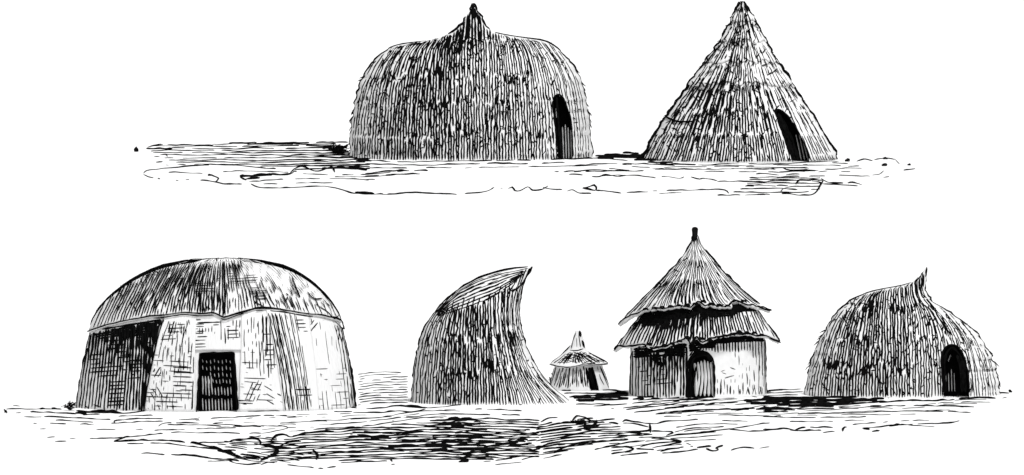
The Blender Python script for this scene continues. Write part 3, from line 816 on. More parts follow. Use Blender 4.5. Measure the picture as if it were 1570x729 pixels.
# ================================================================== 6. round hut with a two tier roof
W = Form([(968, 500), (968, 530), (967.5, 570), (967, 606)], [(1172, 500), (1173, 530), (1174, 570), (1175, 606)], 611, .8)
root = thing('two_tier_hut', 'round hut with two overlapping conical thatch roof tiers and arched doorway', 'hut', W.org, 'thatched huts')
body = obj('daub_wall', W.mesh('daub_wall', 144, 30, 1.0), M_MUD, root)
bpy.context.view_layer.update()
dpoly = [(1055, 612), (1054, 580), (1056, 556), (1062, 546), (1070, 541), (1080, 541), (1088, 548), (1092, 558), (1093, 580), (1093, 610)]
reeds = [([(1064 + i * 5.0, 553 + abs(i - 3) * 1.6), (1066 + i * 5.0, 580), (1060 + i * 6.4 if i else 1066, 608)], 3.6) for i in range(6)]
doorway(W, root, body, dpoly, .3, reeds, M_STRAW)
ink = Ink()
W.hatch(ink, [(968, 535), (1052, 530), (1051, 611), (968, 611)], 90, 4.6, 3.1, .04, 401, grow=lambda x, y: np.clip(1.5 - (y - 535) / 70., .95, 1.5))  # shade of the left half as thick strokes, heaviest under the eave
W.hatch(ink, [(985, 540), (1030, 540), (1025, 560), (1000, 590), (992, 560)], 88, 3.0, 3.0, .3, 402)
W.hatch(ink, [(970, 530), (1053, 528), (1053, 545), (970, 548)], 2, 3.6, 4.2, .15, 403)
W.hatch(ink, [(975, 560), (1035, 560), (1030, 590), (985, 590)], 5, 7, 1.6, .5, 404)
for i in range(22):
    x = 1072 + i * 4.5
    l = 10 + 9 * float(n2(i * .7, 2, 3)) + (8 if x > 1150 else 0)
    W.line(ink, [(x, 520), (x + .4, 526 + l * .5), (x + .6, 524 + l)], 2.5, gap=.0, seed=410 + i)
W.hatch(ink, [(1054, 520), (1180, 514), (1180, 526), (1100, 530), (1054, 540)], 3, 3, 3.6, .08, 440)  # eave shade drawn across the wall in dense strokes
W.hatch(ink, [(1055, 530), (1078, 528), (1075, 541), (1060, 548), (1056, 560)], 60, 3.2, 3.2, .1, 441)
for i in range(15):
    x = 1099 + i * 4.9
    l = 8 + 14 * float(n2(i * .9, 7, 5)); lean = (0 if i < 9 else (-3 + 6 * (i % 2)))
    W.line(ink, [(x + lean, 607 - l), (x + lean * .5, 607 - l * .5), (x, 605)], 1.5 + .9 * (i % 3 == 1), gap=.12, seed=450 + i)
for pts, w in [([(1163, 526), (1163, 560), (1162, 604)], 1.8), ([(1167, 524), (1168, 560), (1168, 604)], 2.0), ([(1171, 522), (1172, 560), (1172.6, 604)], 2.4), ([(1106, 572), (1112, 574)], 1.3), ([(1118, 564), (1126, 567)], 1.3), ([(1110, 580), (1124, 576)], 1.3), ([(1104, 570), (1110, 568)], 1.2), ([(1144, 572), (1145, 590)], 2.2), ([(1155, 568), (1156, 585)], 2)]:
    W.line(ink, pts, w, gap=.08, seed=int(pts[0][0] + pts[0][1]))
W.hatch(ink, [(1096, 530), (1168, 526), (1170, 604), (1096, 606)], 90, 5.2, 1.0, .62, 470)
W.edge(ink, -1, 530, 606, 3.2, 0, 5); W.edge(ink, 1, 520, 604, 2.2, .05, 6); W.wrap(ink, 6, 520, 602, 706)
ink.build('wall_stalks_and_shade', M_INK, root, W.org)
fr = Ink()
W.line(fr, [(1053.5, 611), (1053, 580), (1055, 556), (1062, 545), (1071, 540), (1081, 540.5), (1089, 547), (1093, 558), (1094, 580), (1094, 609)], 3.2, gap=.02, seed=7, off=.006)
W.line(fr, [(1057, 610), (1057, 580), (1060, 556), (1068, 546), (1082, 544), (1090, 554)], 5.5, gap=0, seed=8, off=.008)
W.line(fr, [(1060, 610), (1062, 585), (1066, 562)], 3.5, gap=0, seed=9, off=.008)
fr.build('door_surround', M_INK, root, W.org)
def tier(Lp, Rp, depth=.85):
    T = Form(Lp, Rp, 611, depth, base_at=W.b[-1])
    T.org, T.Y, T.s, T.yb = W.org, W.Y, W.s, W.yb
    return T
T1 = tier([(1020, 440), (1000, 462), (980, 487), (960, 513), (941, 537), (936, 543)], [(1115, 440), (1140, 452), (1160, 474), (1178, 500), (1196, 525), (1202, 534)])
h1 = tier_hem([900, 941, 950, 965, 985, 1000, 1020, 1035, 1050, 1058, 1066, 1075, 1085, 1100, 1115, 1130, 1145, 1160, 1175, 1197, 1230], [538, 537, 532, 531, 528, 535, 531, 526, 518, 527, 516, 526, 521, 517, 515, 511, 512, 515, 515, 526, 526], 2.5, 4, 3)
roof1 = T1.shell('lower_roof_tier', M_STRAW, root, 450, h1, 0, 0, .07, 220, 16)
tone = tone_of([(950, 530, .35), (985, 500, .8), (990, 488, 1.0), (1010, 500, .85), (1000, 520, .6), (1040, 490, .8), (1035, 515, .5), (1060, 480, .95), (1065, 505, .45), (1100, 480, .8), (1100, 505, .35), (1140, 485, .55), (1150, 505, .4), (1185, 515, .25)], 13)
ink = Ink()
on1 = lambda x, y: y < h1(x) - 1
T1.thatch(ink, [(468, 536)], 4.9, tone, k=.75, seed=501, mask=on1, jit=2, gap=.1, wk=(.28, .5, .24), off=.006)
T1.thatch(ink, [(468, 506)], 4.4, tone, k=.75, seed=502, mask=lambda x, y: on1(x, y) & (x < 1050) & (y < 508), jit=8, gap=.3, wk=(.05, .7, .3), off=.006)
u_hem = tier_hem([900, 948, 960, 972, 985, 1000, 1015, 1030, 1042, 1058, 1066, 1072, 1080, 1088, 1095, 1105, 1115, 1122, 1132, 1145, 1160, 1182, 1230], [498, 497, 489, 482, 477, 474, 474, 472, 470, 472, 464, 464, 472, 467, 470, 472, 470, 464, 462, 468, 471, 475, 475], 2.5, 3.5, 9)
def eave_shade(k, o):  # shade below the upper eave, put in as dense dark strokes
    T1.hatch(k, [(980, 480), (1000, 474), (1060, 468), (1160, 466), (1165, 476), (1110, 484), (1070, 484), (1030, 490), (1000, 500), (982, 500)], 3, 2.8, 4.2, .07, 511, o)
eave_shade(ink, .01)
xs = np.arange(942, 1198, 4.)
T1.line(ink, list(zip(xs, h1(xs))), 3.2, gap=.03, seed=5, off=.01, jit=1.2)
for i in range(16):   # clumped scallops under the eaves
    x = 990 + i * 11.5; yy = float(h1(np.array(x)))
    if x < 1180: T1.line(ink, [(x, yy + .5), (x + 4, yy - 2.5), (x + 9, yy)], 5.0 if x < 1130 else 3.4, gap=0, seed=530 + i, off=.012)
T1.edge(ink, -1, 485, 537, 2.8, .04, 8); T1.edge(ink, 1, 476, 526, 2.6, .1, 9)
T1.line(ink, [(1178, 520), (1188, 523), (1196, 526)], 3.4, gap=0, seed=6, off=.01)
T1.wrap(ink, 5, 460, 520, 707)
ink.build('roof_stalks_and_shade', M_INK, roof1, W.org)
T2 = tier([(1063, 352), (1061, 368), (1054, 382), (1040, 402), (1020, 424), (996, 448), (972, 473), (947, 498), (941, 504)], [(1068, 352), (1071, 368), (1080, 382), (1096, 402), (1112, 420), (1134, 442), (1160, 464), (1183, 476.5), (1196, 486)])
roof2 = T2.shell('upper_roof_tier', M_STRAW, root, 356, u_hem, 0, 0, .07, 220, 24)
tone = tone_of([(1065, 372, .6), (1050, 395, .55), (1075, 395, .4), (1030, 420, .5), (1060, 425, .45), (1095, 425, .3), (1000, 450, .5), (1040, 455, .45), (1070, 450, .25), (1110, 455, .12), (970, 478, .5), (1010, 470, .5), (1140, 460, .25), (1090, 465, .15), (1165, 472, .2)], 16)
ink = Ink()
on2 = lambda x, y: y < u_hem(x) - 2
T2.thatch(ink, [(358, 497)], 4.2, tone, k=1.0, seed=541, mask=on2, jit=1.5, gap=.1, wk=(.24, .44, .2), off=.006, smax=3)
T2.specks(ink, 10, tone, (390, 470), 3, lean=70, ln=(6, 12), mask=on2)
xs = np.arange(948, 1183, 4.)
T2.line(ink, list(zip(xs, u_hem(xs) - .5)), 2.6, gap=.08, seed=5, off=.01, jit=1.2)
for i in range(13):
    x = 985 + i * 12.5; yy = float(u_hem(np.array(x)))
    if x < 1150: T2.line(ink, [(x, yy + 1), (x + 4, yy - 3), (x + 9, yy + .5)], 6.0 if 1040 < x < 1140 else 4.0, gap=0, seed=560 + i, off=.012)
T2.edge(ink, -1, 362, 498, 2.6, .05, 8); T2.edge(ink, 1, 362, 470, 2.6, .1, 9); T2.edge(ink, 1, 420, 450, 3.6, .2, 10)
T2.line(ink, [(948, 497), (958, 489), (968, 484)], 3.6, gap=0, seed=16, off=.01); T2.line(ink, [(1160, 470), (1172, 475), (1183, 476)], 4.4, gap=0, seed=17, off=.01)
T2.wrap(ink, 5, 360, 466, 708)
ink.build('roof_stalks_and_shade', M_INK, roof2, W.org)
# dark turned finial
bm = bmesh.new()
prof = [(5.6, 374), (4.6, 368), (4.3, 360), (4.6, 355), (5.0, 352.5), (4.6, 350), (3.3, 348.6), (1.4, 348)]
rings = []
for r, y in prof:
    rings.append([bm.verts.new(((1065.3 - PW / 2) / W.s - W.org[0] + r / W.s * math.sin(t * math.pi / 6), r / W.s * math.cos(t * math.pi / 6), (W.yb - y) / W.s)) for t in range(12)])
for a, b in zip(rings, rings[1:]):
    for t in range(12): bm.faces.new((a[t], a[(t + 1) % 12], b[(t + 1) % 12], b[t]))
bm.faces.new(rings[-1])
bmesh.ops.recalc_face_normals(bm, faces=bm.faces)
me = bpy.data.meshes.new('finial'); bm.to_mesh(me); bm.free()
obj('finial', me, M_STONE, roof2)

# ================================================================== 7. rounded hut with a bent peak (near right)
L = [(1420, 409), (1412, 420), (1400, 432), (1386, 437), (1350, 444), (1320, 453), (1292, 471), (1274, 492), (1262, 512), (1250, 538), (1241, 568), (1236, 590), (1233, 612)]
R = [(1420, 409), (1420, 422), (1418, 440), (1420, 450), (1430, 463), (1456, 480), (1482, 500), (1502, 518), (1516, 540), (1526, 568), (1531, 590), (1534, 612)]
F = Form(L, R, 611, .62, rough=(1.8, 3.0))
root = thing('bent_peak_hut', 'rounded thatched hut with a bent peak and arched dark doorway, near right', 'hut', F.org, 'thatched huts')
body = obj('thatch_body', F.mesh('thatch_body', 144, 90, 1.5), M_STRAW, root)
bpy.context.view_layer.update()
dpoly = [(1444, 603), (1442, 575), (1441, 555), (1443, 541), (1449, 532), (1457, 529), (1466, 532), (1473, 541), (1478, 556), (1482, 575), (1484, 602)]
reeds = [([(1448 + i * 4.4, 568 + i % 2 * 6), (1449 + i * 4.4, 602)], 1.1) for i in range(4)] + [([(1456, 545), (1452, 556)], 1.4)]
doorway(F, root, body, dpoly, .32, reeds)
nod = lambda x, y: ~inside(dpoly, x, y)
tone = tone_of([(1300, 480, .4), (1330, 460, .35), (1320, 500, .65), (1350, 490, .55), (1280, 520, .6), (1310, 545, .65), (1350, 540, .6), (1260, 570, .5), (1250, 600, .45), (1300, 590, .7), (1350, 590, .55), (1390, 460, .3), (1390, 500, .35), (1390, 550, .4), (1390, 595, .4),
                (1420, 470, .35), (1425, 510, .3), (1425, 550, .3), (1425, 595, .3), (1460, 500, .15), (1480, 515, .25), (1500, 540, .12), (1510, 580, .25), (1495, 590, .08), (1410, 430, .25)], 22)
ink = Ink()
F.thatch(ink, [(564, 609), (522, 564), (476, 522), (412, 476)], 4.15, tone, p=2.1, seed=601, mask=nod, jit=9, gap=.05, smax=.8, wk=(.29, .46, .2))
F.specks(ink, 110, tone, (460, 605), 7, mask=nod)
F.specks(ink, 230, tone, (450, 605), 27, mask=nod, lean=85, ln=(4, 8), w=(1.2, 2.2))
F.specks(ink, 22, tone_of([(1480, 510, .9), (1505, 540, .6), (1420, 600, 0), (1300, 500, 0)], 20), (480, 560), 8, mask=nod, lean=70, ln=(4, 9))
F.edge(ink, -1, 432, 500, 2.4, .12, 3); F.edge(ink, -1, 500, 608, 2.0, .25, 4); F.edge(ink, 1, 412, 465, 3.2, .12, 5, jit=.06); F.edge(ink, 1, 465, 600, 2.2, .25, 6, jit=.05)
F.fray(ink, 6, -1, (500, 570), 4, (.04, .1)); F.fray(ink, 5, 1, (490, 590), 5, (.02, .07))
F.wrap(ink, 5, 440, 604, 709)
ink.build('thatch_stalks', M_INK, root, F.org)
ip = Ink()
for pts, w in [([(1420, 410), (1418.6, 424)], 4.6), ([(1416, 420), (1415, 440)], 2.4), ([(1412, 422), (1404, 432)], 2.6), ([(1408, 430), (1408, 445)], 1.6)]:
    F.line(ip, pts, w, gap=0, seed=int(pts[0][0]))
ip.build('peak_tuft', M_INK, root, F.org)
fr = Ink()
F.line(fr, dpoly, 3.0, gap=.03, seed=7, off=.006)
F.line(fr, [(1446, 556), (1449, 542), (1457, 534), (1466, 540), (1472, 556), (1474, 600)], 4.0, gap=.05, seed=8, off=.006)
F.line(fr, [(1469, 545), (1475, 560), (1478, 602)], 4.6, gap=.0, seed=9, off=.006); F.line(fr, [(1465, 545), (1470, 565), (1472, 602)], 4, gap=.0, seed=10, off=.006)
F.line(fr, [(1470, 532), (1480, 545), (1487, 570), (1489, 602)], 1.8, gap=.12, seed=11, off=.006); F.line(fr, [(1445, 545), (1446, 575), (1448, 602)], 3, gap=.0, seed=12, off=.006)
fr.build('door_surround', M_INK, root, F.org)

# ================================================================== ground cover: dry stems, furrows and hatched-in shadows
k = Ink()    # around the mat hut
for p, w in [([(38, 265), (370, 265)], 1.6), ([(240, 265), (300, 262), (370, 268)], 3.0), ([(155, 285), (300, 286), (460, 295)], 2.0), ([(265, 310), (450, 318), (665, 328)], 1.8), ([(335, 333), (560, 345)], 1.7), ([(300, 352), (565, 358)], 1.6),
             ([(580, 388), (695, 388)], 1.3), ([(815, 388), (860, 388)], 1.2), ([(285, 435), (345, 432)], 1.8), ([(420, 440), (455, 443)], 1.4), ([(330, 460), (400, 458)], 1.6), ([(200, 352), (222, 353)], 1.4), ([(240, 383), (275, 383)], 1.4), ([(145, 312), (250, 312)], 1.5),
             ([(80, 245), (120, 246)], 1.4), ([(25, 268), (42, 290)], 2.4), ([(95, 286), (125, 286)], 2.0), ([(540, 443), (700, 440), (850, 425), (980, 413)], 1.8), ([(685, 460), (740, 440), (780, 430)], 2.0),
             ([(685, 462), (850, 455), (1000, 455), (1150, 468), (1360, 465), (1400, 455), (1530, 447), (1565, 458), (1550, 480), (1380, 475)], 2.4), ([(765, 475), (950, 470), (1100, 485), (1290, 505), (1420, 515)], 2.0),
             ([(850, 530), (920, 534), (990, 540)], 2.0), ([(1030, 540), (1160, 548), (1240, 560), (1380, 572), (1440, 580)], 2.6), ([(1150, 468), (1290, 500), (1420, 550), (1560, 570)], 3.0), ([(1310, 520), (1400, 530), (1570, 560)], 3.4), ([(1380, 580), (1480, 600), (1570, 590)], 2.0), ([(1250, 580), (1400, 575)], 1.6),
             ([(690, 350), (695, 335), (800, 325), (980, 322)], 1.8), ([(670, 353), (780, 345), (980, 337)], 1.6), ([(700, 310), (920, 303)], 1.5), ([(1075, 330), (1220, 325), (1570, 305)], 1.6), ([(945, 378), (985, 350), (1100, 350), (1300, 355), (1570, 372)], 2.0),
             ([(980, 362), (1200, 360), (1440, 372), (1570, 366)], 1.7), ([(930, 393), (1060, 390), (1150, 385), (1420, 378)], 1.6), ([(1030, 408), (1100, 405), (1200, 408), (1570, 412)], 1.6), ([(460, 278), (560, 285), (750, 291), (900, 276), (1100, 279), (1440, 269), (1570, 265)], 2.0),
             ([(460, 292), (560, 288), (700, 290), (760, 292)], 4.2), ([(500, 300), (600, 296)], 2.6), ([(455, 285), (520, 300)], 4), ([(1500, 435), (1570, 428)], 2.0)]:
    gline(k, 1, p, w)
ground_marks('dry_ground_stems', k, 'thin dark furrows and stems on the ground before the mat covered hut', 'ground cover')

k = Ink()    # dense foreground
gt = tone_of([(560, 668, .95), (570, 655, .5), (680, 652, 1.0), (705, 650, .9), (630, 672, .8), (640, 680, .7), (590, 690, .5), (700, 690, .85), (740, 670, .8), (740, 690, .9), (720, 700, .9), (480, 690, .6), (490, 700, .5), (430, 672, .5), (405, 690, .6), (440, 680, .3), (500, 675, .3), (600, 705, .3), (780, 670, .4), (650, 665, .3),
              (830, 645, .5), (900, 655, .85), (890, 650, .6), (860, 668, .8), (820, 668, .7), (850, 680, .6), (820, 690, .6), (930, 668, .3), (960, 665, .25), (920, 680, .3), (990, 665, .4), (780, 690, .5), (760, 655, .45), (800, 655, .4)], 14)
ghatch(k, 0, [(400, 672), (470, 662), (560, 655), (640, 645), (690, 640), (760, 642), (830, 642), (830, 700), (720, 708), (640, 708), (560, 708), (480, 706), (400, 712)], 3.8, 2.3, .07, gt, slope=-.008, bow=-6, seed=71, ej=26)
ghatch(k, 0, [(822, 648), (860, 648), (900, 640), (945, 650), (955, 662), (998, 658), (998, 671), (950, 672), (900, 682), (850, 695), (822, 702)], 3.7, 2.25, .10, gt, slope=-.06, bow=-5, seed=72, ej=14)
ghatch(k, 0, [(610, 660), (700, 640), (720, 655), (830, 660), (800, 690), (720, 702), (690, 690), (600, 690)], 6.5, 2.2, .45, gt, slope=-.10, seed=73)
ghatch(k, 0, [(530, 661), (560, 662), (610, 665), (600, 676), (560, 676)], 3.2, 2.9, .42, slope=.05, seed=74)
ghatch(k, 0, [(660, 655), (690, 640), (740, 642), (735, 652), (700, 664), (665, 663)], 3.2, 2.8, .44, slope=-.08, seed=75)
ghatch(k, 0, [(700, 700), (740, 680), (800, 672), (830, 676), (770, 690), (730, 706)], 3.6, 3.2, .35, slope=-.14, seed=76)
ghatch(k, 0, [(588, 684), (640, 678), (690, 682), (690, 690), (640, 692), (588, 692)], 3.6, 3.4, .3, seed=77)
ghatch(k, 0, [(800, 690), (860, 676), (870, 684), (800, 700)], 4, 3.0, .3, slope=-.1, seed=78)
for p, w in [([(0, 262), (200, 258), (300, 268), (440, 265), (570, 258), (700, 262), (830, 248), (1000, 260), (1200, 240), (1300, 230), (1570, 240)], 1.8), ([(440, 282), (550, 280)], 1.6), ([(555, 285), (700, 288), (830, 275), (900, 285), (990, 265)], 2.2), ([(830, 245), (910, 255), (1000, 256)], 3.4),
             ([(540, 325), (700, 318), (900, 285), (1070, 275), (1200, 278)], 1.4), ([(420, 357), (600, 345), (820, 318), (940, 310), (1000, 300), (1200, 295), (1380, 300)], 1.6), ([(1290, 265), (1570, 275)], 1.6), ([(1450, 297), (1560, 303)], 1.6), ([(0, 305), (80, 305)], 1.5), ([(115, 305), (280, 312)], 1.6),
             ([(115, 352), (240, 342), (400, 338)], 1.4), ([(0, 362), (100, 368), (165, 375), (60, 405), (0, 412)], 1.5), ([(170, 397), (280, 395)], 1.4), ([(315, 388), (500, 375), (680, 362), (950, 320), (1100, 318)], 1.6), ([(60, 460), (90, 430), (150, 422), (185, 432), (280, 410), (440, 398)], 2.8),
             ([(100, 500), (150, 470), (250, 462), (270, 490), (200, 498), (100, 500)], 2.2), ([(20, 490), (80, 500), (100, 530), (60, 550), (0, 575)], 4.2), ([(160, 602), (250, 610), (375, 625)], 1.8), ([(400, 620), (450, 612)], 1.8), ([(480, 590), (560, 583), (700, 580), (760, 578)], 2.4), ([(785, 600), (825, 600)], 2.6), ([(780, 565), (790, 580)], 2.0),
             ([(1190, 585), (1250, 582)], 4), ([(1410, 600), (1570, 585)], 1.8), ([(1340, 582), (1480, 565), (1570, 550)], 2.0), ([(310, 510), (340, 540), (335, 570)], 3.2), ([(0, 600), (60, 585), (200, 580)], 2.0)]:
    gline(k, 2, p, w)
for p, w in [([(115, 345), (160, 320), (215, 315)], 2.4), ([(300, 345), (330, 310), (380, 315), (420, 340), (470, 335), (560, 325)], 2.6), ([(380, 350), (390, 390), (440, 360), (450, 335)], 3.6), ([(385, 380), (440, 375), (470, 360)], 4.0), ([(600, 355), (620, 335), (700, 345), (800, 355), (880, 340), (1060, 328)], 2.2),
             ([(455, 350), (520, 345), (580, 355)], 2.2), ([(235, 352), (300, 350), (390, 352)], 3.4), ([(930, 375), (1100, 355), (1300, 355)], 1.8), ([(915, 420), (1100, 405), (1250, 385), (1490, 348)], 1.8), ([(920, 405), (1000, 385), (1230, 370)], 1.8), ([(1250, 390), (1400, 400), (1570, 385)], 2.0),
             ([(780, 400), (910, 405), (870, 425)], 2.0), ([(770, 360), (775, 400), (770, 440)], 3.4), ([(780, 440), (900, 450), (960, 465), (830, 490)], 2.2), ([(990, 470), (1040, 490), (1060, 500), (1140, 490)], 2.4), ([(1110, 505), (1150, 520), (1185, 510), (1170, 500), (1210, 488)], 2.8), ([(1260, 515), (1310, 498), (1400, 500)], 2.4), ([(1430, 500), (1490, 493)], 1.5),
             ([(700, 500), (760, 480), (950, 460)], 1.8), ([(690, 505), (795, 512)], 2.6), ([(835, 520), (900, 505), (1030, 490)], 2.4), ([(845, 533), (950, 525), (1060, 505)], 2.4), ([(595, 545), (760, 530)], 2.2), ([(540, 535), (640, 520), (670, 505), (590, 490), (520, 490)], 2.4), ([(440, 510), (600, 475), (740, 455)], 2.2),
             ([(200, 520), (300, 485), (420, 470), (640, 450)], 2.8), ([(130, 560), (240, 540)], 2.0), ([(0, 572), (90, 548), (280, 515)], 2.2), ([(560, 420), (700, 400), (780, 395)], 2.2), ([(555, 440), (680, 420), (770, 415)], 1.8), ([(1190, 335), (1360, 340)], 1.3), ([(610, 350), (680, 355), (760, 372)], 1.8)]:
    gline(k, 3, p, w)
ghatch(k, 0, [(330, 678), (420, 668), (470, 690), (470, 708), (400, 712), (350, 700)], 4.4, 2.0, .3, slope=.10, seed=89)
ghatch(k, 0, [(300, 640), (560, 632), (700, 626), (700, 638), (560, 650), (420, 660), (300, 656)], 5.4, 1.3, .5, slope=-.03, seed=90)
ghatch(k, 0, [(930, 664), (1090, 656), (1120, 668), (1040, 690), (930, 696)], 5.2, 1.8, .38, slope=-.08, seed=99)
ground_marks('foreground_scrub', k, 'dense dark band of trampled scrub across the middle foreground', 'scrub')

k = Ink()    # hut shadows hatched in black between horn hut and right hut, plus ground lines
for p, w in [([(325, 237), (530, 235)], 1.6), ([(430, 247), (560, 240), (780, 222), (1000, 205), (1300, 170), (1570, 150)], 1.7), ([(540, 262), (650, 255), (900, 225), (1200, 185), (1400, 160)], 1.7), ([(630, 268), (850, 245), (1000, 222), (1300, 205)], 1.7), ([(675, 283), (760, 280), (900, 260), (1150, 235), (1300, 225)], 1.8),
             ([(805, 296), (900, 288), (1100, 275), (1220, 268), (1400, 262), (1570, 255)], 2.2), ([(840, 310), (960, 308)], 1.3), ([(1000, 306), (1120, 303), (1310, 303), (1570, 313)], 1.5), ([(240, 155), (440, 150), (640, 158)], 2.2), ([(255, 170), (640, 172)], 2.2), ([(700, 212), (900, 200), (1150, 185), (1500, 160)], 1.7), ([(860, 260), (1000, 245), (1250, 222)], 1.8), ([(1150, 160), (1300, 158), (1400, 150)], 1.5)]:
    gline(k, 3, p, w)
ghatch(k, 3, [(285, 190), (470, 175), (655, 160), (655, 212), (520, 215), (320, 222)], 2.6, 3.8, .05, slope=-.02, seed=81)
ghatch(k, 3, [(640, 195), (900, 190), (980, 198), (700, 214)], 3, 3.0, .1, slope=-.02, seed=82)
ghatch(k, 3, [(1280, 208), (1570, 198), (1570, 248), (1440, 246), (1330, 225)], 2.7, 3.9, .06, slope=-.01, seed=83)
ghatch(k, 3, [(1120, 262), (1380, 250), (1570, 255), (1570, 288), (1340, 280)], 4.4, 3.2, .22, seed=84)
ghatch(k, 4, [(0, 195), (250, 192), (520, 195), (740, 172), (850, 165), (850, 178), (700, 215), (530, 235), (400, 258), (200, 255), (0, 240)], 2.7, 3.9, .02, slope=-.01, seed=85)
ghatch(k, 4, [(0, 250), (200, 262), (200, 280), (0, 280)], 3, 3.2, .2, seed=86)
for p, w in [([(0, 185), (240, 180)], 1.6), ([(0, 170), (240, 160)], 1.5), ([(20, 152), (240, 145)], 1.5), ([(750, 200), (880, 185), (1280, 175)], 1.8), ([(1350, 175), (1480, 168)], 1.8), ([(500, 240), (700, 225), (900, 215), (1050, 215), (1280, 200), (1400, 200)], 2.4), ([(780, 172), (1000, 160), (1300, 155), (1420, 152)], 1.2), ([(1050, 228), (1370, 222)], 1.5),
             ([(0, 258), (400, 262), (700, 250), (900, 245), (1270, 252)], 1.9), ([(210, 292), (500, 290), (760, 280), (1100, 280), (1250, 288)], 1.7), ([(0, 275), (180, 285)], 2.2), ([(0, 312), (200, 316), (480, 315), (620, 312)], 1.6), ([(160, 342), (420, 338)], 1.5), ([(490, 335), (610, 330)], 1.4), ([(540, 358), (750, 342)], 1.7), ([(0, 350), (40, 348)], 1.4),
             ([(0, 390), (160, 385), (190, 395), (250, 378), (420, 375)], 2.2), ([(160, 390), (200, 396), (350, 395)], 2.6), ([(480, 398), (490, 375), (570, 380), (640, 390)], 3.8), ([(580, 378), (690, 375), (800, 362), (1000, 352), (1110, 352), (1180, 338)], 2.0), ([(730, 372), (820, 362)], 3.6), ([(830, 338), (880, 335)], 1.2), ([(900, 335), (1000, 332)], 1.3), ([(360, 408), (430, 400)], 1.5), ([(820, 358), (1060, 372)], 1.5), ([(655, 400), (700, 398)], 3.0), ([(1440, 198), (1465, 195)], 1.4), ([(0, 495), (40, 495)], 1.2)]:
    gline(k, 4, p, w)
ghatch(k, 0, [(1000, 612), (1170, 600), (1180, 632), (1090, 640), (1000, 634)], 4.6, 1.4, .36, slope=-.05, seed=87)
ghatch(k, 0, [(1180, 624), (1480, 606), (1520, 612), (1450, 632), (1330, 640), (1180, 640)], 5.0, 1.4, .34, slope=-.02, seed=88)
ground_marks('hut_shadow_strokes', k, 'long black strip of hut shadow drawn in strokes reaching left from the bent peak hut', 'grass')

k = Ink()    # far field seen between the mat hut and the horn hut
for i in range(13):
    y = 42 + i * 15.5
    gline(k, 2, [(585 + 6 * (i % 3), y + 14), (680, y + 2), (780, y), (885 - (40 if i < 2 else 0) - 5 * (i % 2), y - 3 if i else y + 6)], 1.2 + .03 * i, gap=.22 if i > 2 else .35)
ground_marks('distant_field_furrows', k, 'fine even furrows of a pale field between the mat hut and horn hut', 'field')

k = Ink()    # far row, left
tt = tone_of([(500, 225, .9), (525, 235, 1.0), (480, 222, .5), (300, 225, .3), (400, 230, .35), (240, 235, .15), (450, 255, .5), (540, 255, .6), (350, 240, .25), (560, 245, .8)], 22)  # tone darkens towards the dome hut, where its shade is hatched in
ghatch(k, 7, [(170, 88), (520, 76), (1180, 65), (1270, 120), (1380, 170), (1380, 225), (950, 232), (850, 205), (350, 190), (150, 140)], 3.5, 2.1, .2, tt, seed=91)
ghatch(k, 7, [(1170, 95), (1240, 88), (1290, 140), (1400, 175), (1340, 182), (1230, 160), (1170, 150)], 2.8, 3.2, .15, seed=92)
ghatch(k, 7, [(500, 68), (700, 64), (1260, 60), (1260, 80), (900, 80), (520, 82)], 3, 2.6, .25, seed=93)
for p, w in [([(130, 95), (210, 82), (500, 85)], 1.8), ([(125, 105), (270, 105)], 3.0), ([(110, 240), (130, 225), (220, 215), (340, 205), (450, 197), (620, 195), (760, 210), (850, 215)], 1.8), ([(110, 248), (135, 260), (165, 266)], 1.8), ([(190, 272), (203, 273)], 1.8), ([(250, 235), (440, 243)], 1.6), ([(290, 281), (305, 282)], 1.5), ([(345, 276), (365, 277)], 1.4),
             ([(390, 280), (470, 285), (530, 295), (570, 303), (660, 303)], 2.0), ([(480, 250), (530, 268), (515, 290), (540, 295)], 2.4), ([(650, 262), (690, 280), (740, 252), (900, 250), (950, 238)], 2.4), ([(650, 262), (740, 258), (830, 252)], 4.0), ([(680, 275), (760, 270)], 3.0), ([(700, 287), (760, 285)], 1.8), ([(710, 300), (760, 320), (880, 325), (1080, 315), (1180, 322), (1280, 352), (1390, 358), (1500, 360), (1570, 352)], 1.9),
             ([(1280, 352), (1400, 358)], 3.0), ([(750, 285), (960, 272), (1230, 272), (1370, 280)], 1.5), ([(780, 300), (860, 300)], 1.3), ([(960, 295), (1170, 295)], 1.4), ([(930, 240), (950, 220), (1000, 205), (1080, 232), (1160, 205), (1180, 235)], 2.2), ([(1110, 215), (1240, 212), (1360, 225)], 3.4), ([(555, 233), (700, 228), (920, 235)], 1.5), ([(1000, 245), (1200, 250), (1400, 245), (1570, 228)], 1.5), ([(1180, 262), (1400, 258), (1570, 245)], 1.4), ([(180, 180), (215, 178)], 2.0), ([(230, 130), (245, 145)], 1.6), ([(170, 148), (200, 148)], 1.6), ([(220, 195), (250, 196)], 1.6), ([(300, 192), (345, 196)], 1.6)]:
    gline(k, 7, p, w)
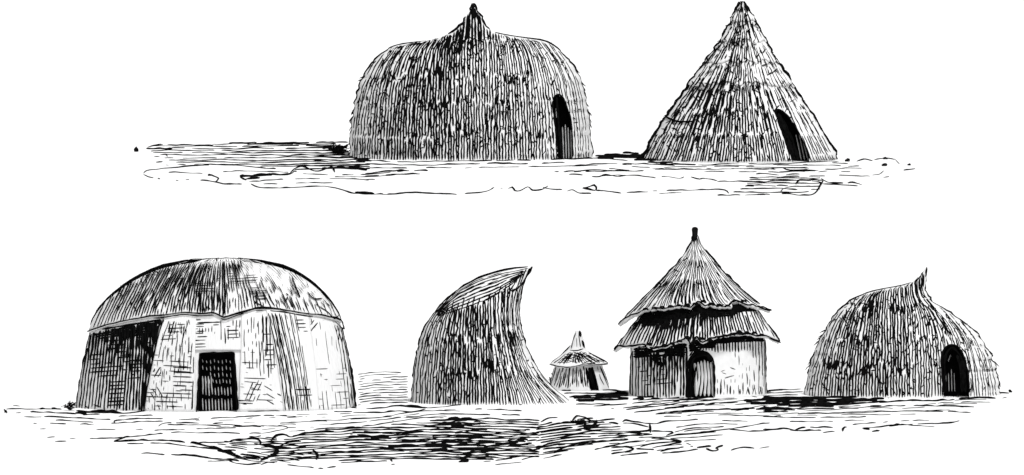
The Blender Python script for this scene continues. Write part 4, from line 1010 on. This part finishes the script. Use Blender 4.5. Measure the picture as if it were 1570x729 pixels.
for p, w in [([(0, 100), (200, 112), (400, 110), (700, 106), (1000, 102), (1200, 96), (1370, 92)], 1.7), ([(0, 125), (200, 130), (350, 132), (550, 128), (750, 122), (950, 124), (1200, 116)], 2.0), ([(0, 148), (180, 150), (380, 148), (520, 147)], 1.6), ([(600, 148), (800, 143), (930, 142)], 1.2), ([(980, 140), (1160, 140), (1400, 132)], 1.4), ([(0, 182), (120, 170), (300, 165), (390, 168)], 2.2), ([(0, 200), (150, 190), (330, 184)], 2.0), ([(0, 220), (60, 219)], 1.4),
             ([(0, 304), (50, 307)], 2.4), ([(65, 307), (200, 305), (270, 298), (390, 304), (550, 307)], 1.9), ([(600, 306), (680, 298), (740, 285), (775, 265)], 1.9), ([(805, 270), (825, 270)], 1.5), ([(860, 272), (890, 265), (900, 285), (930, 288), (980, 262), (1010, 285), (1060, 280), (1100, 256)], 1.8), ([(1070, 265), (1120, 278), (1185, 280)], 1.7), ([(1215, 288), (1250, 280), (1290, 302), (1360, 302)], 2.0), ([(1310, 275), (1380, 255), (1385, 285), (1310, 272)], 2.6), ([(1390, 285), (1530, 296)], 2.2),
             ([(1140, 170), (1165, 171)], 1.3), ([(1195, 171), (1400, 163), (1570, 166)], 1.7), ([(1225, 188), (1320, 192), (1400, 202), (1450, 190), (1520, 200), (1570, 195)], 1.6)]:
    gline(k, 9, p, w)
ground_marks('far_stems_and_shade', k, 'dark streaks of dry stems and hatched-in hut shade on the ground left of the broad dome hut', 'ground cover')

k = Ink()    # far row, right
ghatch(k, 0, [(930, 252), (1060, 254), (1240, 252), (1240, 262), (930, 264)], 4.0, 1.5, .3, seed=98)
ghatch(k, 8, [(85, 112), (200, 105), (305, 98), (335, 122), (420, 143), (550, 155), (400, 158), (320, 145), (240, 128), (90, 128)], 2.5, 3.2, .08, slope=.01, seed=95)  # shadow of the conical hut hatched in as a black wedge
ghatch(k, 8, [(810, 180), (1060, 170), (1110, 205), (1100, 240), (1060, 285), (680, 290), (760, 240)], 4.6, 2.1, .2, seed=96)
ghatch(k, 8, [(560, 150), (1180, 145), (1340, 160), (1300, 185), (900, 190), (580, 190)], 4.2, 1.6, .3, seed=97)
for p, w in [([(0, 130), (80, 124), (240, 135)], 1.6), ([(0, 158), (90, 152), (280, 150), (450, 158)], 1.7), ([(0, 185), (310, 182)], 1.8), ([(360, 175), (545, 175)], 1.7), ([(100, 208), (140, 202), (260, 202), (350, 210), (380, 215), (400, 205), (470, 215), (500, 205), (560, 218), (580, 215), (660, 230)], 1.6), ([(235, 278), (330, 275)], 1.8), ([(95, 268), (210, 280)], 1.6),
             ([(350, 270), (500, 268), (660, 265), (690, 280)], 1.7), ([(380, 283), (480, 278)], 1.4), ([(550, 155), (700, 150), (900, 150), (1100, 140), (1180, 138)], 1.3), ([(1110, 240), (1260, 248), (1280, 240), (1240, 235), (1140, 235), (1085, 203)], 2.0), ([(630, 290), (800, 288), (940, 284), (1060, 288), (1110, 228)], 2.2), ([(1180, 202), (1320, 205)], 1.3), ([(1380, 210), (1440, 205)], 1.6), ([(1470, 180), (1520, 172)], 2.0),
             ([(1260, 138), (1300, 130), (1330, 135)], 1.8), ([(1340, 132), (1380, 125), (1430, 130)], 1.8), ([(1440, 165), (1460, 170)], 1.5), ([(640, 230), (700, 228), (850, 230), (1000, 222), (1100, 230)], 1.8), ([(750, 265), (780, 245), (900, 250)], 1.8), ([(920, 275), (945, 255), (1060, 250)], 1.8), ([(990, 240), (1010, 222), (1110, 225)], 2.0), ([(820, 210), (960, 208), (1120, 204)], 1.6), ([(930, 165), (965, 180), (1090, 178)], 1.7), ([(1330, 198), (1360, 195), (1380, 180)], 1.5), ([(1430, 128), (1450, 150)], 1.4)]:
    gline(k, 8, p, w)
ground_marks('cracked_edge_and_shadow', k, 'cracked dark ground edge with hatched-in hut shadow below the conical hut', 'ground cover')

# ================================================================== shrubs and stones
def shrub(label, x, y, wpx, hpx, n, seed):
    g0 = ground(x, y); s = pxm_at(g0[1]); rnd = random.Random(seed)
    t = thing('shrub', label, 'shrub', g0, 'low shrubs beside the huts')
    tw, lf = Ink(), Ink()
    for i in range(n):
        a = rnd.uniform(0, 2 * math.pi); r = rnd.random() ** .5 * wpx / 2 / s; h = hpx / s * rnd.uniform(.35, 1.0) * (1 - .5 * (r * s / (wpx / 2)) ** 2)
        q = np.linspace(0, 1, 6)
        P = np.stack([math.cos(a) * r * q ** .8 + .02 * np.sin(q * 7 + i), math.sin(a) * r * .7 * q ** .8, h * np.sin(q * 2.2) / .95 + .01], 1)
        tw.add(P, np.tile([math.sin(a), -math.cos(a), .1], (6, 1)), np.array([1.6, 1.5, 1.4, 1.2, 1.0, .6]) / s, flat=.5)
        for j in range(2):
            c = P[rnd.randint(2, 5)]
            d = np.array([rnd.uniform(-1, 1), rnd.uniform(-1, 1), rnd.uniform(-.4, .8)]); d /= np.linalg.norm(d)
            l = rnd.uniform(2.5, 5) / s
            lf.add(np.array([c, c + d * l * .5, c + d * l]), np.tile([0, -.6, .8], (3, 1)), np.array([.8, 2.6, .6]) / s, flat=.2)
    tw.build('twigs', M_TWIG_AND_SHADE, t); lf.build('leaves', M_TWIG_AND_SHADE, t)
shrub('small dark shrub at the left foot of the mat covered hut', 107, 630, 26, 15, 26, 1)
shrub('scraggly dark shrub at the left foot of the broad dome hut', 518, 236, 46, 17, 46, 2)
shrub('low tuft at the left foot of the conical hut', 990, 243, 26, 8, 26, 3)
shrub('thin tuft behind the horn shaped hut, left of the tiny granary', 846, 597, 14, 24, 12, 4)
shrub('small bushy tuft on the scrub band below the two tier hut', 888, 652, 30, 10, 26, 5)
def stone(label, x, y, wpx, hpx, seed):
    g0 = ground(x, y); s = pxm_at(g0[1]); rnd = random.Random(seed)
    bm = bmesh.new(); bmesh.ops.create_icosphere(bm, subdivisions=2, radius=1)
    for v in bm.verts:
        n_ = 1 + .28 * (float(n2(v.co.x * 1.7 + seed, v.co.y * 1.7 + v.co.z * 2.1, seed)) - .5) * 2
        v.co = Vector((v.co.x * wpx / 2 / s * n_, v.co.y * wpx / 2.4 / s * n_, (v.co.z * .62 + .38) * hpx / s * n_))
    me = bpy.data.meshes.new('stone'); bm.to_mesh(me); bm.free()
    o = obj('stone', me, M_STONE); o.location = g0; o.rotation_euler.z = rnd.uniform(0, 3)
    tag(o, label, 'stone', 'loose dark stones')
stone('small round stone at the far right end of the lower ground line', 1549, 602, 6, 4.5, 1)
stone('dark stone just right of the conical hut foot', 1299, 248, 9, 4.5, 2)
stone('dark stone in the middle of the loose scatter right of the conical hut', 1356, 255, 10, 4.5, 3)
stone('dark stone at the top of the loose scatter right of the conical hut', 1358, 244.5, 9, 3.5, 4)
stone('outermost dark stone of the scatter right of the conical hut', 1394, 254, 7, 3, 5)
stone('lone small stone at the far left end of the upper ground streaks', 209, 233, 9, 7, 6)
stone('small stone before the streaks left of the broad dome hut', 321, 270, 6, 3.5, 7)
stone('small stone at the far left end of the lower ground', 9, 633, 5, 4, 8)
